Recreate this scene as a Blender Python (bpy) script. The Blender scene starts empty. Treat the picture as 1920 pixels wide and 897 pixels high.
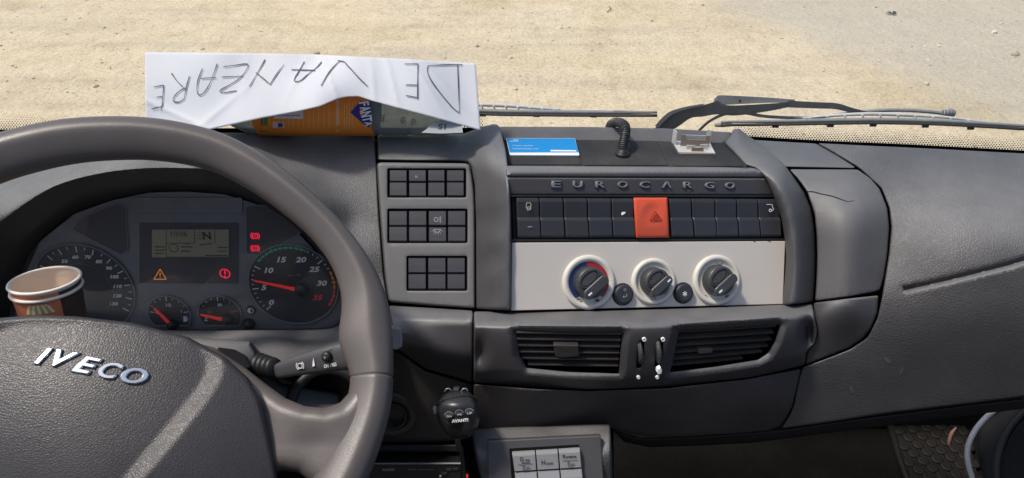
import bpy, bmesh, math, random
import numpy as np
from mathutils import Vector, Matrix
from mathutils.geometry import delaunay_2d_cdt

random.seed(4); rng = np.random.default_rng(4)
S = bpy.context.scene
COL = S.collection

# ------------------------------------------------------------------ camera
FPX = 1390.0; TH = math.radians(35.0)
CAM = np.array([0.0, 0.0, 2.15])
Rv = np.array([1.0, 0, 0]); Fv = np.array([0, math.cos(TH), -math.sin(TH)]); Uv = np.array([0, math.sin(TH), math.cos(TH)])
cam = bpy.data.cameras.new('camera'); camo = bpy.data.objects.new('camera', cam); COL.objects.link(camo)
camo.location = CAM; camo.rotation_euler = (math.pi/2 - TH, 0, 0)
cam.sensor_width = 36.0; cam.lens = 36.0*FPX/1920.0; cam.clip_start = 0.01; cam.clip_end = 500
S.camera = camo

# ------------------------------------------------------------------ sky, sun, exposure
SUN = np.array([-0.44, 0.02, 0.90]); SUN /= np.linalg.norm(SUN)
wd = bpy.data.worlds.new('World'); S.world = wd; wd.use_nodes = True
nt = wd.node_tree; bg = nt.nodes['Background']
sky = nt.nodes.new('ShaderNodeTexSky'); sky.sky_type = 'NISHITA'; sky.sun_disc = False
sky.sun_elevation = math.asin(SUN[2]); sky.sun_rotation = math.atan2(SUN[0], SUN[1])
sky.air_density = 1.0; sky.dust_density = 2.5; sky.ozone_density = 1.0
nt.links.new(sky.outputs[0], bg.inputs[0]); bg.inputs[1].default_value = 0.13
sl = bpy.data.lights.new('sun', 'SUN'); sl.energy = 2.7; sl.angle = math.radians(7); sl.color = (1.0, 0.93, 0.84)
so = bpy.data.objects.new('sun', sl); COL.objects.link(so)
so.rotation_euler = Vector(SUN).to_track_quat('Z', 'Y').to_euler(); so.location = (-2, 0, 6)
S.view_settings.view_transform = 'Standard'; S.view_settings.look = 'None'
S.view_settings.exposure = 0.40; S.view_settings.gamma = 1.0

# ------------------------------------------------------------------ helpers
def W(u, v, d):
    u = np.asarray(u, float); v = np.asarray(v, float); d = np.asarray(d, float)
    a = (u-960)/FPX; b = (448.5-v)/FPX
    return CAM + d[..., None]*(a[..., None]*Rv + Fv + b[..., None]*Uv)
def Wp(u, v, d): return W(np.array(u), np.array(v), np.array(d))
def ray(u, v): return (u-960)/FPX*Rv + Fv + (448.5-v)/FPX*Uv
def on_z(u, v, z):
    r = ray(u, v); return CAM + r*((z-CAM[2])/r[2])

ROOT = {}
def thing(name, label, cat, loc, group=None):
    o = bpy.data.objects.new(name, None); COL.objects.link(o); o.location = tuple(loc); o.empty_display_size = .02
    o['label'] = label; o['category'] = cat
    if group: o['group'] = group
    ROOT[o.name] = np.array(loc, float); return o
def org(p):
    while p is not None:
        if p.name in ROOT: return ROOT[p.name]
        p = p.parent
    return np.zeros(3)
def mk(name, verts, faces, m, parent=None, smooth=False, fm=None, label=None, flat_from=None):
    me = bpy.data.meshes.new(name)
    v = np.asarray(verts, float) - org(parent)
    me.from_pydata(v.tolist(), [], [tuple(int(i) for i in f) for f in faces])
    for x in (m if isinstance(m, (list, tuple)) else [m]): me.materials.append(x)
    if fm is not None: me.polygons.foreach_set('material_index', list(fm))
    if smooth: me.polygons.foreach_set('use_smooth', [True]*len(me.polygons))
    me.update()
    o = bpy.data.objects.new(name, me); COL.objects.link(o)
    if parent is not None: o.parent = parent
    if label: o['label'] = label
    return o
def tag(o, label, cat, group=None):
    o['label'] = label; o['category'] = cat
    if group: o['group'] = group
    return o

class Pl:
    """a real plane in the cab: through pixel (u0,v0) at depth d0"""
    def __init__(s, u0, v0, d0, yaw=0, pitch=0, n=None, roll=0):
        s.o = Wp(u0, v0, d0)
        if n is None:
            y, p = math.radians(yaw), math.radians(pitch)
            ex = Rv*math.cos(y) + Fv*math.sin(y)
            ey = Uv*math.cos(p) + Fv*math.sin(p)
            ey = ey - ex*ey.dot(ex); ey /= np.linalg.norm(ey)
        else:
            nn = np.array(n)/np.linalg.norm(n)
            ex = Rv - nn*nn.dot(Rv); ex /= np.linalg.norm(ex); ey = np.cross(nn, ex)
        c, q = math.cos(math.radians(roll)), math.sin(math.radians(roll))
        s.ex, s.ey = ex*c + ey*q, ey*c - ex*q
        s.n = np.cross(s.ex, s.ey)
    def at(s, u, v, h=0.0):
        r = ray(u, v); t = (s.o-CAM).dot(s.n)/r.dot(s.n); return CAM + r*t + s.n*h
    def xy(s, u, v):
        p = s.at(u, v) - s.o; return np.array([p.dot(s.ex), p.dot(s.ey)])
    def loc(s, x, y, h=0.0): return s.o + s.ex*x + s.ey*y + s.n*h
    def depth(s, u, v):
        u = np.asarray(u, float); v = np.asarray(v, float)
        k = (s.o-CAM).dot(s.n)
        return k/((u-960)/FPX*Rv.dot(s.n) + Fv.dot(s.n) + (448.5-v)/FPX*Uv.dot(s.n))

def tps(pts, lam=1.2e-3):
    P = np.array(pts, float); X = P[:, :2]/500.0; n = len(X)
    def k(r2): return 0.5*r2*np.log(r2+1e-12)
    K = k(((X[:, None]-X[None])**2).sum(-1)) + lam*np.eye(n)
    A = np.zeros((n+3, n+3)); A[:n, :n] = K; A[:n, n] = 1; A[:n, n+1:] = X; A[n, :n] = 1; A[n+1:, :n] = X.T
    w = np.linalg.solve(A, np.concatenate([P[:, 2], np.zeros(3)]))
    def f(u, v):
        u = np.asarray(u, float)/500; v = np.asarray(v, float)/500
        r2 = (u[..., None]-X[:, 0])**2 + (v[..., None]-X[:, 1])**2
        return k(r2)@w[:n] + w[n] + w[n+1]*u + w[n+2]*v
    return f

def densify(pts, L):
    P = [np.array(p, float) for p in pts]; out = []
    for i in range(len(P)):
        a, b = P[i], P[(i+1) % len(P)]; k = max(1, int(math.ceil(np.linalg.norm(b-a)/L)))
        for j in range(k): out.append(a+(b-a)*j/k)
    return np.array(out)
def chaikin(P, it=1):
    for _ in range(it):
        Q = np.roll(P, -1, 0); P = np.stack([.75*P+.25*Q, .25*P+.75*Q], 1).reshape(-1, 2)
    return P
def thin(P, amin=1.2, lmax=11):
    keep = [0]; n = len(P); acc = 0
    for i in range(1, n):
        a = P[i]-P[i-1]; b = P[(i+1) % n]-P[i]
        acc += abs(math.degrees(math.atan2(a[0]*b[1]-a[1]*b[0], a.dot(b))))
        if acc > amin*3 or np.linalg.norm(P[(i+1) % n]-P[keep[-1]]) > lmax: keep.append(i); acc = 0
    return P[keep]
def hermite(x, xs, ys):
    """smooth (monotone-limited) interpolation, xs ascending along the last axis"""
    xs = np.asarray(xs, float); ys = np.asarray(ys, float); h = np.diff(xs); dl = np.diff(ys)/h; m = np.zeros(len(xs))
    m[0], m[-1] = dl[0], dl[-1]
    for i in range(1, len(xs)-1): m[i] = 0 if dl[i-1]*dl[i] <= 0 else 2*dl[i-1]*dl[i]/(dl[i-1]+dl[i])
    x = np.clip(np.asarray(x, float), xs[0]-40, xs[-1]+40); i = np.clip(np.searchsorted(xs, x)-1, 0, len(xs)-2); t = (x-xs[i])/h[i]; tc = np.clip(t, 0, 1)
    r = (2*tc**3-3*tc**2+1)*ys[i]+(tc**3-2*tc**2+tc)*h[i]*m[i]+(-2*tc**3+3*tc**2)*ys[i+1]+(tc**3-tc**2)*h[i]*m[i+1]
    return r + np.where(t < 0, t*h[i]*m[0], 0) + np.where(t > 1, (t-1)*h[i]*m[-1], 0)
def ribs(us, lines):
    """depth field from a few guide lines: at each u a list of (v, depth) stations, smooth both ways"""
    def f(u, v):
        u = np.asarray(u, float); v = np.asarray(v, float); sh = u.shape; u = u.ravel(); v = v.ravel()
        VV = np.stack([hermite(u, us, [l[k][0] for l in lines]) for k in range(len(lines[0]))], 1); DD = np.stack([hermite(u, us, [l[k][1] for l in lines]) for k in range(len(lines[0]))], 1)
        return np.array([hermite(np.array(b), VV[i], DD[i]) for i, b in enumerate(v)]).reshape(sh)
    return f
def inside(X, poly):
    x, y = X[:, 0][:, None], X[:, 1][:, None]
    a = poly; b = np.roll(poly, -1, 0)
    c = ((a[:, 1] > y) != (b[:, 1] > y)) & (x < (b[:, 0]-a[:, 0])*(y-a[:, 1])/(b[:, 1]-a[:, 1]+1e-12)+a[:, 0])
    return c.sum(1) % 2 == 1
def dist(X, poly, closed=True):
    a = poly if closed else poly[:-1]; b = np.roll(poly, -1, 0) if closed else poly[1:]
    ab = b-a; l2 = (ab**2).sum(1)+1e-12
    out = np.empty(len(X))
    for s in range(0, len(X), 800):
        x = X[s:s+800]
        t = np.clip(((x[:, None]-a[None])*ab[None]).sum(-1)/l2, 0, 1)
        out[s:s+800] = np.sqrt((((a[None]+t[..., None]*ab[None])-x[:, None])**2).sum(-1).min(1))
    return out
def inset(P, d):
    A = 0.5*np.sum(P[:, 0]*np.roll(P[:, 1], -1)-np.roll(P[:, 0], -1)*P[:, 1]); sg = 1 if A > 0 else -1
    t = np.roll(P, -1, 0)-np.roll(P, 1, 0); t /= (np.linalg.norm(t, axis=1, keepdims=True)+1e-9)
    return P + sg*d*np.stack([-t[:, 1], t[:, 0]], 1)

def panel(name, outline, dfn, m, parent, bev=5, bd=.003, skirt=.012, step=16, L=10, holes=(), rnd=2, extra=None, hskirt=None, hbev=None, label=None, grow=.7):
    """moulded panel: outline on the dash surface, rounded edges, real returns going back"""
    O = chaikin(densify(outline, L), rnd); O = thin(inset(O, -grow), lmax=(6 if bev < 3.4 else 10))
    H = [thin(chaikin(densify(h, min(L, 5)), 1)) for h in holes]
    pts = [O] + H; edges = []; k = 0
    for p in pts:
        n = len(p); edges += [(k+i, k+(i+1) % n) for i in range(n)]; k += n
    def okmask(X, mind):
        ok = inside(X, O) & (dist(X, O) > mind)
        for h in H: ok &= ~inside(X, h) & (dist(X, h) > mind*.6)
        return ok
    def valid(X, mind): return X[okmask(X, mind)] if len(X) else X
    more = []; cnt = [k]
    def ring_of(X, mind):      # rounded-edge rings are constrained, so that no triangle jumps across them
        ok = okmask(X, mind); ids = np.full(len(X), -1); ids[ok] = cnt[0]+np.arange(ok.sum())
        for i in range(len(X)):
            j = (i+1) % len(X)
            if ids[i] >= 0 and ids[j] >= 0: edges.append((int(ids[i]), int(ids[j])))
        more.append(X[ok]); cnt[0] += int(ok.sum())
    for fr in ((.3, 1.0) if bev < 3.4 else (.12, .35, .65, 1.0) if bev < 12 else (.05, .15, .3, .5, .75, 1.0)):
        ring_of(inset(O, bev*fr), bev*fr*.93)
    for fr in ((.3, 1.0) if (hbev or bev) < 3.4 else (.12, .35, .65, 1.0)):
        for h in H: ring_of(inset(h, -(hbev or bev)*fr), (hbev or bev)*fr*.9)
    gx, gy = np.meshgrid(np.arange(O[:, 0].min(), O[:, 0].max(), step), np.arange(O[:, 1].min(), O[:, 1].max(), step))
    more.append(valid(np.stack([gx.ravel(), gy.ravel()], 1), bev*1.25))
    if extra is not None: more.append(valid(np.array(extra, float), bev*1.1))
    V = np.concatenate(pts+more)
    r = delaunay_2d_cdt([Vector(p) for p in V], edges, [], 0, 1e-4)
    X = np.array([list(p) for p in r[0]]); F = r[2]
    T = np.array(F); C = X[T].mean(1)
    ok = inside(C, O)
    for h in H: ok &= ~inside(C, h)
    T = T[ok]
    dO = dist(X, O); t = np.clip(dO/bev, 0, 1)
    off = bd*(1-np.sqrt(np.clip(1-(1-t)**2, 0, 1)))
    for h in H:
        t = np.clip(dist(X, h)/(hbev or bev), 0, 1); off = np.maximum(off, bd*.7*(1-np.sqrt(np.clip(1-(1-t)**2, 0, 1))))
    D = dfn(X[:, 0], X[:, 1]) + off
    # orient so faces look at the camera
    a, b, c = X[T[:, 0]], X[T[:, 1]], X[T[:, 2]]
    cr = (b[:, 0]-a[:, 0])*(c[:, 1]-a[:, 1])-(b[:, 1]-a[:, 1])*(c[:, 0]-a[:, 0])
    T = np.where((cr > 0)[:, None], T[:, ::-1], T)
    E = {}
    for tri in T:
        for i in range(3): E[(tri[i], tri[(i+1) % 3])] = 1
    bnd = [(i, j) for (i, j) in E if (j, i) not in E]
    P = list(W(X[:, 0], X[:, 1], D)); faces = [tuple(t) for t in T]; idx = {}
    onO = dO < .05
    for i, j in bnd:
        for q in (i, j):
            if q not in idx:
                idx[q] = len(P); sk = skirt if (onO[q] or hskirt is None) else hskirt
                P.append(W(X[q, 0], X[q, 1], D[q]+sk))
        faces.append((j, i, idx[i], idx[j]))
    o = mk(name, P, faces, m, parent, smooth=True, label=label)
    if bev > 12: return o
    Q = np.array(P); N = np.zeros_like(Q)       # area-weighted normals: flats stay flat next to the rounded edge
    fn = np.cross(Q[T[:, 1]]-Q[T[:, 0]], Q[T[:, 2]]-Q[T[:, 0]])
    for i in range(3): np.add.at(N, T[:, i], fn)
    for f in faces[len(T):]:
        q = np.cross(Q[f[1]]-Q[f[0]], Q[f[2]]-Q[f[0]])*.15
        for i in f: N[i] += q
    N /= np.linalg.norm(N, axis=1, keepdims=True)+1e-15
    o.data.normals_split_custom_set_from_vertices(N.tolist())
    return o

def slab2(name, xy, pl, h0, h1, m, parent, b=.0006, label=None, smooth=False, seg=2):
    """prism on a plane, polygon in plane metres, with rounded upper edge"""
    P = np.array(xy, float); A = 0.5*np.sum(P[:, 0]*np.roll(P[:, 1], -1)-np.roll(P[:, 0], -1)*P[:, 1])
    if A < 0: P = P[::-1]
    n = len(P); V = []; F = []
    a = P-np.roll(P, 1, 0); c = np.roll(P, -1, 0)-P
    a /= np.linalg.norm(a, axis=1, keepdims=True)+1e-12; c /= np.linalg.norm(c, axis=1, keepdims=True)+1e-12
    na = np.stack([-a[:, 1], a[:, 0]], 1); nc = np.stack([-c[:, 1], c[:, 0]], 1)
    mit = (na+nc); mit /= np.maximum(1+(na*nc).sum(1, keepdims=True), .3)
    loops = [(0, h0), (0, h1-b)]
    if b > 0:
        for k in range(1, seg+1):
            an = k/seg*math.pi/2; loops.append((b*(1-math.cos(an)), h1-b+b*math.sin(an)))
    for ins, h in loops:
        for p, q in zip(P, mit): V.append(pl.loc(*(p+q*ins), h))
    for l in range(len(loops)-1):
        for i in range(n):
            j = (i+1) % n; F.append((l*n+i, l*n+j, (l+1)*n+j, (l+1)*n+i))
    F.append(tuple((len(loops)-1)*n+i for i in range(n))); F.append(tuple(reversed(range(n))))
    return mk(name, V, F, m, parent, smooth=smooth, label=label)
def slab(name, px, pl, h0, h1, m, parent, b=.0006, rnd=0, label=None, smooth=False):
    xy = np.array([pl.xy(u, v) for u, v in px])
    if rnd:
        L = np.linalg.norm(xy-np.roll(xy, 1, 0), axis=1).min()*.35
        xy = chaikin(densify(xy, max(rnd, 1e-4)), 2)
    return slab2(name, xy, pl, h0, h1, m, parent, b, label, smooth)
def quad(u0, v0, u1, v1): return [(u0, v0), (u1, v0), (u1, v1), (u0, v1)]
def decal(name, polys, pl, h, m, parent, th=.0002, smooth=False):
    """flat print: several thin polygons (plane metres) joined into one"""
    V, F = [], []
    for p in polys:
        p = np.array(p, float); A = 0.5*np.sum(p[:, 0]*np.roll(p[:, 1], -1)-np.roll(p[:, 0], -1)*p[:, 1])
        if A < 0: p = p[::-1]
        k = len(V); n = len(p)
        V += [pl.loc(x, y, h+th) for x, y in p] + [pl.loc(x, y, h) for x, y in p]
        F.append(tuple(range(k, k+n)))
        F += [(k+i, k+n+i, k+n+(i+1) % n, k+(i+1) % n) for i in range(n)]
    return mk(name, V, F, m, parent)
def bar(p, q, w):
    p, q = np.array(p, float), np.array(q, float); t = q-p; t /= np.linalg.norm(t)+1e-12; s = np.array([-t[1], t[0]])*w/2
    return [p-s, q-s, q+s, p+s]
def ring(c, ro, ri, a0=0, a1=360, seg=40):
    out = []; n = max(3, int(seg*abs(a1-a0)/360))
    for i in range(n):
        t0, t1 = [math.radians(a0+(a1-a0)*k/n) for k in (i, i+1)]
        out.append([(c[0]+r*math.cos(t), c[1]+r*math.sin(t)) for r, t in ((ri, t0), (ro, t0), (ro, t1), (ri, t1))])
    return out
def circ(c, r, n=40, ry=None):
    return [(c[0]+r*math.cos(2*math.pi*i/n), c[1]+(ry or r)*math.sin(2*math.pi*i/n)) for i in range(n)]
def pxbars(pl, segs, w): return [bar(pl.xy(*a), pl.xy(*b), w) for a, b in segs]

def lathe(name, o, ax, prof, m, parent, seg=40, ex=None, smooth=True, fm=None, rfun=None, label=None, cap=True):
    ax = np.array(ax, float); ax /= np.linalg.norm(ax)
    e1 = np.array(ex if ex is not None else (Rv if abs(ax[0]) < .9 else Uv), float); e1 -= ax*e1.dot(ax); e1 /= np.linalg.norm(e1); e2 = np.cross(ax, e1)
    V, F, M = [], [], []
    for r, h in prof:
        for i in range(seg):
            t = 2*math.pi*i/seg; rr = r*(rfun(t) if rfun else 1)
            V.append(o + ax*h + rr*(math.cos(t)*e1+math.sin(t)*e2))
    n = len(prof)
    for k in range(n-1):
        for i in range(seg):
            j = (i+1) % seg; F.append((k*seg+i, k*seg+j, (k+1)*seg+j, (k+1)*seg+i)); M.append(fm(k, i) if fm else 0)
    if cap:
        F.append(tuple(reversed(range(seg)))); M.append(0)
        F.append(tuple((n-1)*seg+i for i in range(seg))); M.append(0)
    return mk(name, V, F, m, parent, smooth=smooth, fm=M, label=label)
def catmull(P, k=8, closed=False):
    P = np.array(P, float); n = len(P); out = []
    rngi = range(n) if closed else range(n-1)
    for i in rngi:
        if closed: p0, p1, p2, p3 = P[(i-1) % n], P[i], P[(i+1) % n], P[(i+2) % n]
        else: p0, p1, p2, p3 = P[max(i-1, 0)], P[i], P[i+1], P[min(i+2, n-1)]
        for j in range(k):
            t = j/k; out.append(.5*((2*p1)+(-p0+p2)*t+(2*p0-5*p1+4*p2-p3)*t*t+(-p0+3*p1-3*p2+p3)*t**3))
    if not closed: out.append(P[-1])
    return np.array(out)
def tube(name, pts, r, m, parent, seg=12, smooth=True, flat=1.0, up=None, label=None):
    P = np.array(pts, float); n = len(P); r = np.broadcast_to(np.asarray(r, float), (n,))
    T = np.gradient(P, axis=0); T /= np.linalg.norm(T, axis=1, keepdims=True)+1e-12
    u = np.array(up if up is not None else ([0, 0, 1] if abs(T[0][2]) < .9 else [0, 1, 0]), float); V, F = [], []
    for i in range(n):
        u = u - T[i]*u.dot(T[i]); u /= np.linalg.norm(u); s = np.cross(T[i], u)
        for k in range(seg):
            t = 2*math.pi*k/seg; V.append(P[i]+r[i]*(math.cos(t)*s+flat*math.sin(t)*u))
    for i in range(n-1):
        for k in range(seg):
            j = (k+1) % seg; F.append((i*seg+k, i*seg+j, (i+1)*seg+j, (i+1)*seg+k))
    F.append(tuple(reversed(range(seg)))); F.append(tuple((n-1)*seg+k for k in range(seg)))
    return mk(name, V, F, m, parent, smooth=smooth, label=label)
def ptube(name, pts, rpx, m, parent, k=6, **kw):
    """tube through (u,v,depth) points, radius in pixels at its own depth"""
    C = catmull(pts, k); P = W(C[:, 0], C[:, 1], C[:, 2])
    return tube(name, P, np.array(rpx)*C[:, 2].mean()/FPX if np.ndim(rpx) == 0 else np.interp(np.linspace(0, 1, len(C)), np.linspace(0, 1, len(rpx)), rpx)*C[:, 2]/FPX, m, parent, **kw)
def loft(name, loops, m, parent, closed=True, smooth=True, caps=False, label=None):
    n = len(loops[0]); V = [p for l in loops for p in l]; F = []
    for k in range(len(loops)-1):
        for i in range(n if closed else n-1):
            j = (i+1) % n; F.append((k*n+i, k*n+j, (k+1)*n+j, (k+1)*n+i))
    if caps: F.append(tuple(reversed(range(n)))); F.append(tuple((len(loops)-1)*n+i for i in range(n)))
    return mk(name, V, F, m, parent, smooth=smooth, label=label)

def text(name, s, pl, u, v, hpx, m, parent, h=.0002, ext=.0001, rot=0, shear=0, bold=0, wide=1.0, space=1.0, bev=0, wpx=None, mapf=None, smooth=False):
    """lettering, cap height hpx pixels, centred on pixel (u,v) of a plane"""
    c = bpy.data.curves.new('t', 'FONT'); c.body = s; c.align_x = 'CENTER'; c.size = 1.0; c.shear = shear; c.space_character = space
    c.offset = bold; c.resolution_u = 3
    if bev: c.bevel_depth = bev; c.bevel_resolution = 2; c.extrude = .01
    o = bpy.data.objects.new('t', c); COL.objects.link(o); bpy.context.view_layer.update()
    me = bpy.data.meshes.new_from_object(o.evaluated_get(bpy.context.evaluated_depsgraph_get()))
    bpy.data.objects.remove(o); bpy.data.curves.remove(c)
    X = np.array([list(q.co) for q in me.vertices]); F = [tuple(p.vertices) for p in me.polygons]; bpy.data.meshes.remove(me)
    mn, mx = X.min(0), X.max(0); X[:, 0] -= (mn[0]+mx[0])/2; X[:, 1] -= (mn[1]+mx[1])/2
    d = (pl.o-CAM).dot(Fv) if mapf is None else mapf[1]
    k = hpx*d/FPX/(mx[1]-mn[1]); X[:, :2] *= k; X[:, 0] *= wide
    if wpx: X[:, 0] *= wpx*d/FPX/(X[:, 0].max()-X[:, 0].min())
    c_, s_ = math.cos(math.radians(rot)), math.sin(math.radians(rot))
    Y = np.stack([X[:, 0]*c_-X[:, 1]*s_, X[:, 0]*s_+X[:, 1]*c_], 1)
    # boundary edges -> side walls
    E = set()
    for f in F:
        for i in range(len(f)): E.add((f[i], f[(i+1) % len(f)]))
    n = len(Y); bnd = [(a, b) for a, b in E if (b, a) not in E]
    if bev:
        x0, y0 = pl.xy(u, v); zz = (X[:, 2]-X[:, 2].min())/(X[:, 2].max()-X[:, 2].min())
        return mk(name, [pl.loc(x0+x, y0+y, h+ext*z) for (x, y), z in zip(Y, zz)], F, m, parent, smooth=True)
    if mapf is None:
        x0, y0 = pl.xy(u, v); put = lambda x, y, hh: pl.loc(x0+x, y0+y, hh)
    else: put = mapf[0]
    V = [put(x, y, h+ext) for x, y in Y] + [put(x, y, h) for x, y in Y]
    return mk(name, V, F+[(b, a, a+n, b+n) for a, b in bnd], m, parent)

# ------------------------------------------------------------------ materials
def mat(name, col, rough=.5, spec=.5, metal=0, bump=None, var=0.0, vscale=30, dust=0.0, coat=0, emit=None, trans=0, rvar=0.0, dcol=(.30, .27, .23), top=0.0):
    m = bpy.data.materials.new(name); m.use_nodes = True; t = m.node_tree; b = t.nodes['Principled BSDF']
    b.inputs['Base Color'].default_value = (*col, 1); b.inputs['Roughness'].default_value = rough
    b.inputs['Specular IOR Level'].default_value = spec; b.inputs['Metallic'].default_value = metal
    if coat: b.inputs['Coat Weight'].default_value = coat; b.inputs['Coat Roughness'].default_value = .08
    if emit: b.inputs['Emission Color'].default_value = (*emit[0], 1); b.inputs['Emission Strength'].default_value = emit[1]
    tc = t.nodes.new('ShaderNodeTexCoord'); L = t.links.new
    def noise(sc, det=4, ro=.6):
        n = t.nodes.new('ShaderNodeTexNoise'); n.inputs['Scale'].default_value = sc; n.inputs['Detail'].default_value = det; n.inputs['Roughness'].default_value = ro
        L(tc.outputs['Object'], n.inputs['Vector']); return n
    last = None
    if var or dust:
        n = noise(vscale); mx = t.nodes.new('ShaderNodeMix'); mx.data_type = 'RGBA'
        mx.inputs['A'].default_value = (*[max(0, c*(1-var)) for c in col], 1); mx.inputs['B'].default_value = (*[c*(1+var) for c in col], 1)
        L(n.outputs['Fac'], mx.inputs['Factor']); last = mx.outputs['Result']
        if dust:
            n2 = noise(900, 2, .5); r2 = t.nodes.new('ShaderNodeValToRGB'); r2.color_ramp.elements[0].position = .60; r2.color_ramp.elements[1].position = .78
            L(n2.outputs['Fac'], r2.inputs['Fac'])
            n3 = noise(14, 5, .65); r3 = t.nodes.new('ShaderNodeValToRGB'); r3.color_ramp.elements[0].position = .40; r3.color_ramp.elements[1].position = .75
            L(n3.outputs['Fac'], r3.inputs['Fac'])
            ad = t.nodes.new('ShaderNodeMath'); ad.operation = 'MULTIPLY_ADD'; ad.inputs[1].default_value = .55; L(r2.outputs['Color'], ad.inputs[0]); L(r3.outputs['Color'], ad.inputs[2])
            mu = t.nodes.new('ShaderNodeMath'); mu.operation = 'MULTIPLY'; mu.use_clamp = True; mu.inputs[1].default_value = dust; L(ad.outputs[0], mu.inputs[0])
            m2 = t.nodes.new('ShaderNodeMix'); m2.data_type = 'RGBA'; m2.inputs['B'].default_value = (*dcol, 1)
            L(mu.outputs[0], m2.inputs['Factor']); L(last, m2.inputs['A']); last = m2.outputs['Result']
        if top:   # upward faces painted lighter: brightness from the sky plus some settled dust
            ge = t.nodes.new('ShaderNodeNewGeometry'); sp = t.nodes.new('ShaderNodeSeparateXYZ'); L(ge.outputs['Normal'], sp.inputs[0])
            m3 = t.nodes.new('ShaderNodeMapRange'); m3.interpolation_type = 'SMOOTHSTEP'; m3.inputs['From Min'].default_value = .58; m3.inputs['From Max'].default_value = .99; m3.inputs['To Max'].default_value = top; L(sp.outputs['Z'], m3.inputs['Value'])
            n4 = noise(22, 6, .7); m5 = t.nodes.new('ShaderNodeMapRange'); m5.inputs['From Min'].default_value = .25; m5.inputs['From Max'].default_value = .7; m5.inputs['To Min'].default_value = .65; m5.inputs['To Max'].default_value = 1.15; L(n4.outputs['Fac'], m5.inputs['Value'])
            m6 = t.nodes.new('ShaderNodeMath'); m6.operation = 'MULTIPLY'; m6.use_clamp = True; L(m3.outputs[0], m6.inputs[0]); L(m5.outputs[0], m6.inputs[1])
            m4 = t.nodes.new('ShaderNodeMix'); m4.data_type = 'RGBA'; m4.inputs['B'].default_value = (.34, .34, .335, 1); L(m6.outputs[0], m4.inputs['Factor']); L(last, m4.inputs['A']); last = m4.outputs['Result']
        L(last, b.inputs['Base Color'])
    if rvar:
        n = noise(9, 5, .7); mr = t.nodes.new('ShaderNodeMapRange'); mr.inputs['To Min'].default_value = max(.05, rough-rvar); mr.inputs['To Max'].default_value = min(1, rough+rvar)
        mr.inputs['From Min'].default_value = .3; mr.inputs['From Max'].default_value = .7
        L(n.outputs['Fac'], mr.inputs['Value']); L(mr.outputs[0], b.inputs['Roughness'])
    if bump:
        kind, sc, st, ds = bump
        if kind == 'leather':
            vo = t.nodes.new('ShaderNodeTexVoronoi'); vo.feature = 'DISTANCE_TO_EDGE'; vo.inputs['Scale'].default_value = sc
            nz = noise(sc*.6, 2); ms = t.nodes.new('ShaderNodeVectorMath'); ms.operation = 'MULTIPLY_ADD'; ms.inputs[1].default_value = (.35/sc,)*3
            L(nz.outputs['Color'], ms.inputs[0]); L(tc.outputs['Object'], ms.inputs[2]); L(ms.outputs[0], vo.inputs['Vector'])
            rr = t.nodes.new('ShaderNodeValToRGB'); rr.color_ramp.elements[1].position = .32; L(vo.outputs['Distance'], rr.inputs['Fac']); src = rr.outputs['Color']
        elif kind == 'grid':
            ck = t.nodes.new('ShaderNodeTexVoronoi'); ck.inputs['Scale'].default_value = sc; ck.inputs['Randomness'].default_value = .15
            L(tc.outputs['Object'], ck.inputs['Vector']); src = ck.outputs['Distance']
        else: src = noise(sc, 3).outputs['Fac']
        bp = t.nodes.new('ShaderNodeBump'); bp.inputs['Strength'].default_value = st; bp.inputs['Distance'].default_value = ds
        L(src, bp.inputs['Height']); L(bp.outputs[0], b.inputs['Normal'])
    return m
def film(m, node_tree, out_socket, fac, col=(.62, .58, .50), sc=3.0):
    """thin film of road dust on a clear pane"""
    n = node_tree; df = n.nodes.new('ShaderNodeBsdfDiffuse'); df.inputs[0].default_value = (*col, 1); tl = n.nodes.new('ShaderNodeBsdfTranslucent'); tl.inputs[0].default_value = (*col, 1)
    ad = n.nodes.new('ShaderNodeMixShader'); n.links.new(df.outputs[0], ad.inputs[1]); n.links.new(tl.outputs[0], ad.inputs[2])
    tc = n.nodes.new('ShaderNodeTexCoord'); nz = n.nodes.new('ShaderNodeTexNoise'); nz.inputs['Scale'].default_value = sc; nz.inputs['Detail'].default_value = 7; nz.inputs['Roughness'].default_value = .72
    n.links.new(tc.outputs['Object'], nz.inputs['Vector']); mr = n.nodes.new('ShaderNodeMapRange'); mr.inputs['From Min'].default_value = .3; mr.inputs['From Max'].default_value = .75; mr.inputs['To Min'].default_value = fac[0]; mr.inputs['To Max'].default_value = fac[1]
    n.links.new(nz.outputs['Fac'], mr.inputs['Value']); mx = n.nodes.new('ShaderNodeMixShader'); n.links.new(mr.outputs[0], mx.inputs[0]); n.links.new(out_socket, mx.inputs[1]); n.links.new(ad.outputs[0], mx.inputs[2])
    return mx.outputs[0]
M = {}
M['grain'] = mat('grained dash plastic', (.050, .0475, .048), .55, .5, bump=('leather', 420, .62, .0005), var=.18, dust=.07, rvar=.07, top=.34)
M['grain2'] = mat('grained lower plastic', (.039, .0335, .0325), .56, .5, bump=('leather', 480, .62, .0005), var=.2, dust=.06, rvar=.07)
M['trim'] = mat('matt trim plastic', (.056, .0545, .0555), .53, .5, bump=('noise', 1400, .25, .0002), var=.12, dust=.055, rvar=.08, top=.34)
M['trimd'] = mat('dark trim plastic', (.041, .0385, .040), .50, .5, bump=('noise', 1400, .25, .0002), var=.15, dust=.05, rvar=.08, top=.30)
M['rim'] = mat('worn leather rim', (.094, .080, .072), .38, .5, bump=('leather', 700, .16, .0003), var=.2, rvar=.08)
M['hub'] = mat('hub cover', (.037, .033, .033), .44, .5, bump=('leather', 520, .34, .0004), var=.2, dust=.02, rvar=.07)
M['black'] = mat('black plastic', (.012, .012, .013), .5, .5)
M['void'] = mat('dark cavity', (.006, .006, .006), .9, .1)
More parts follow.
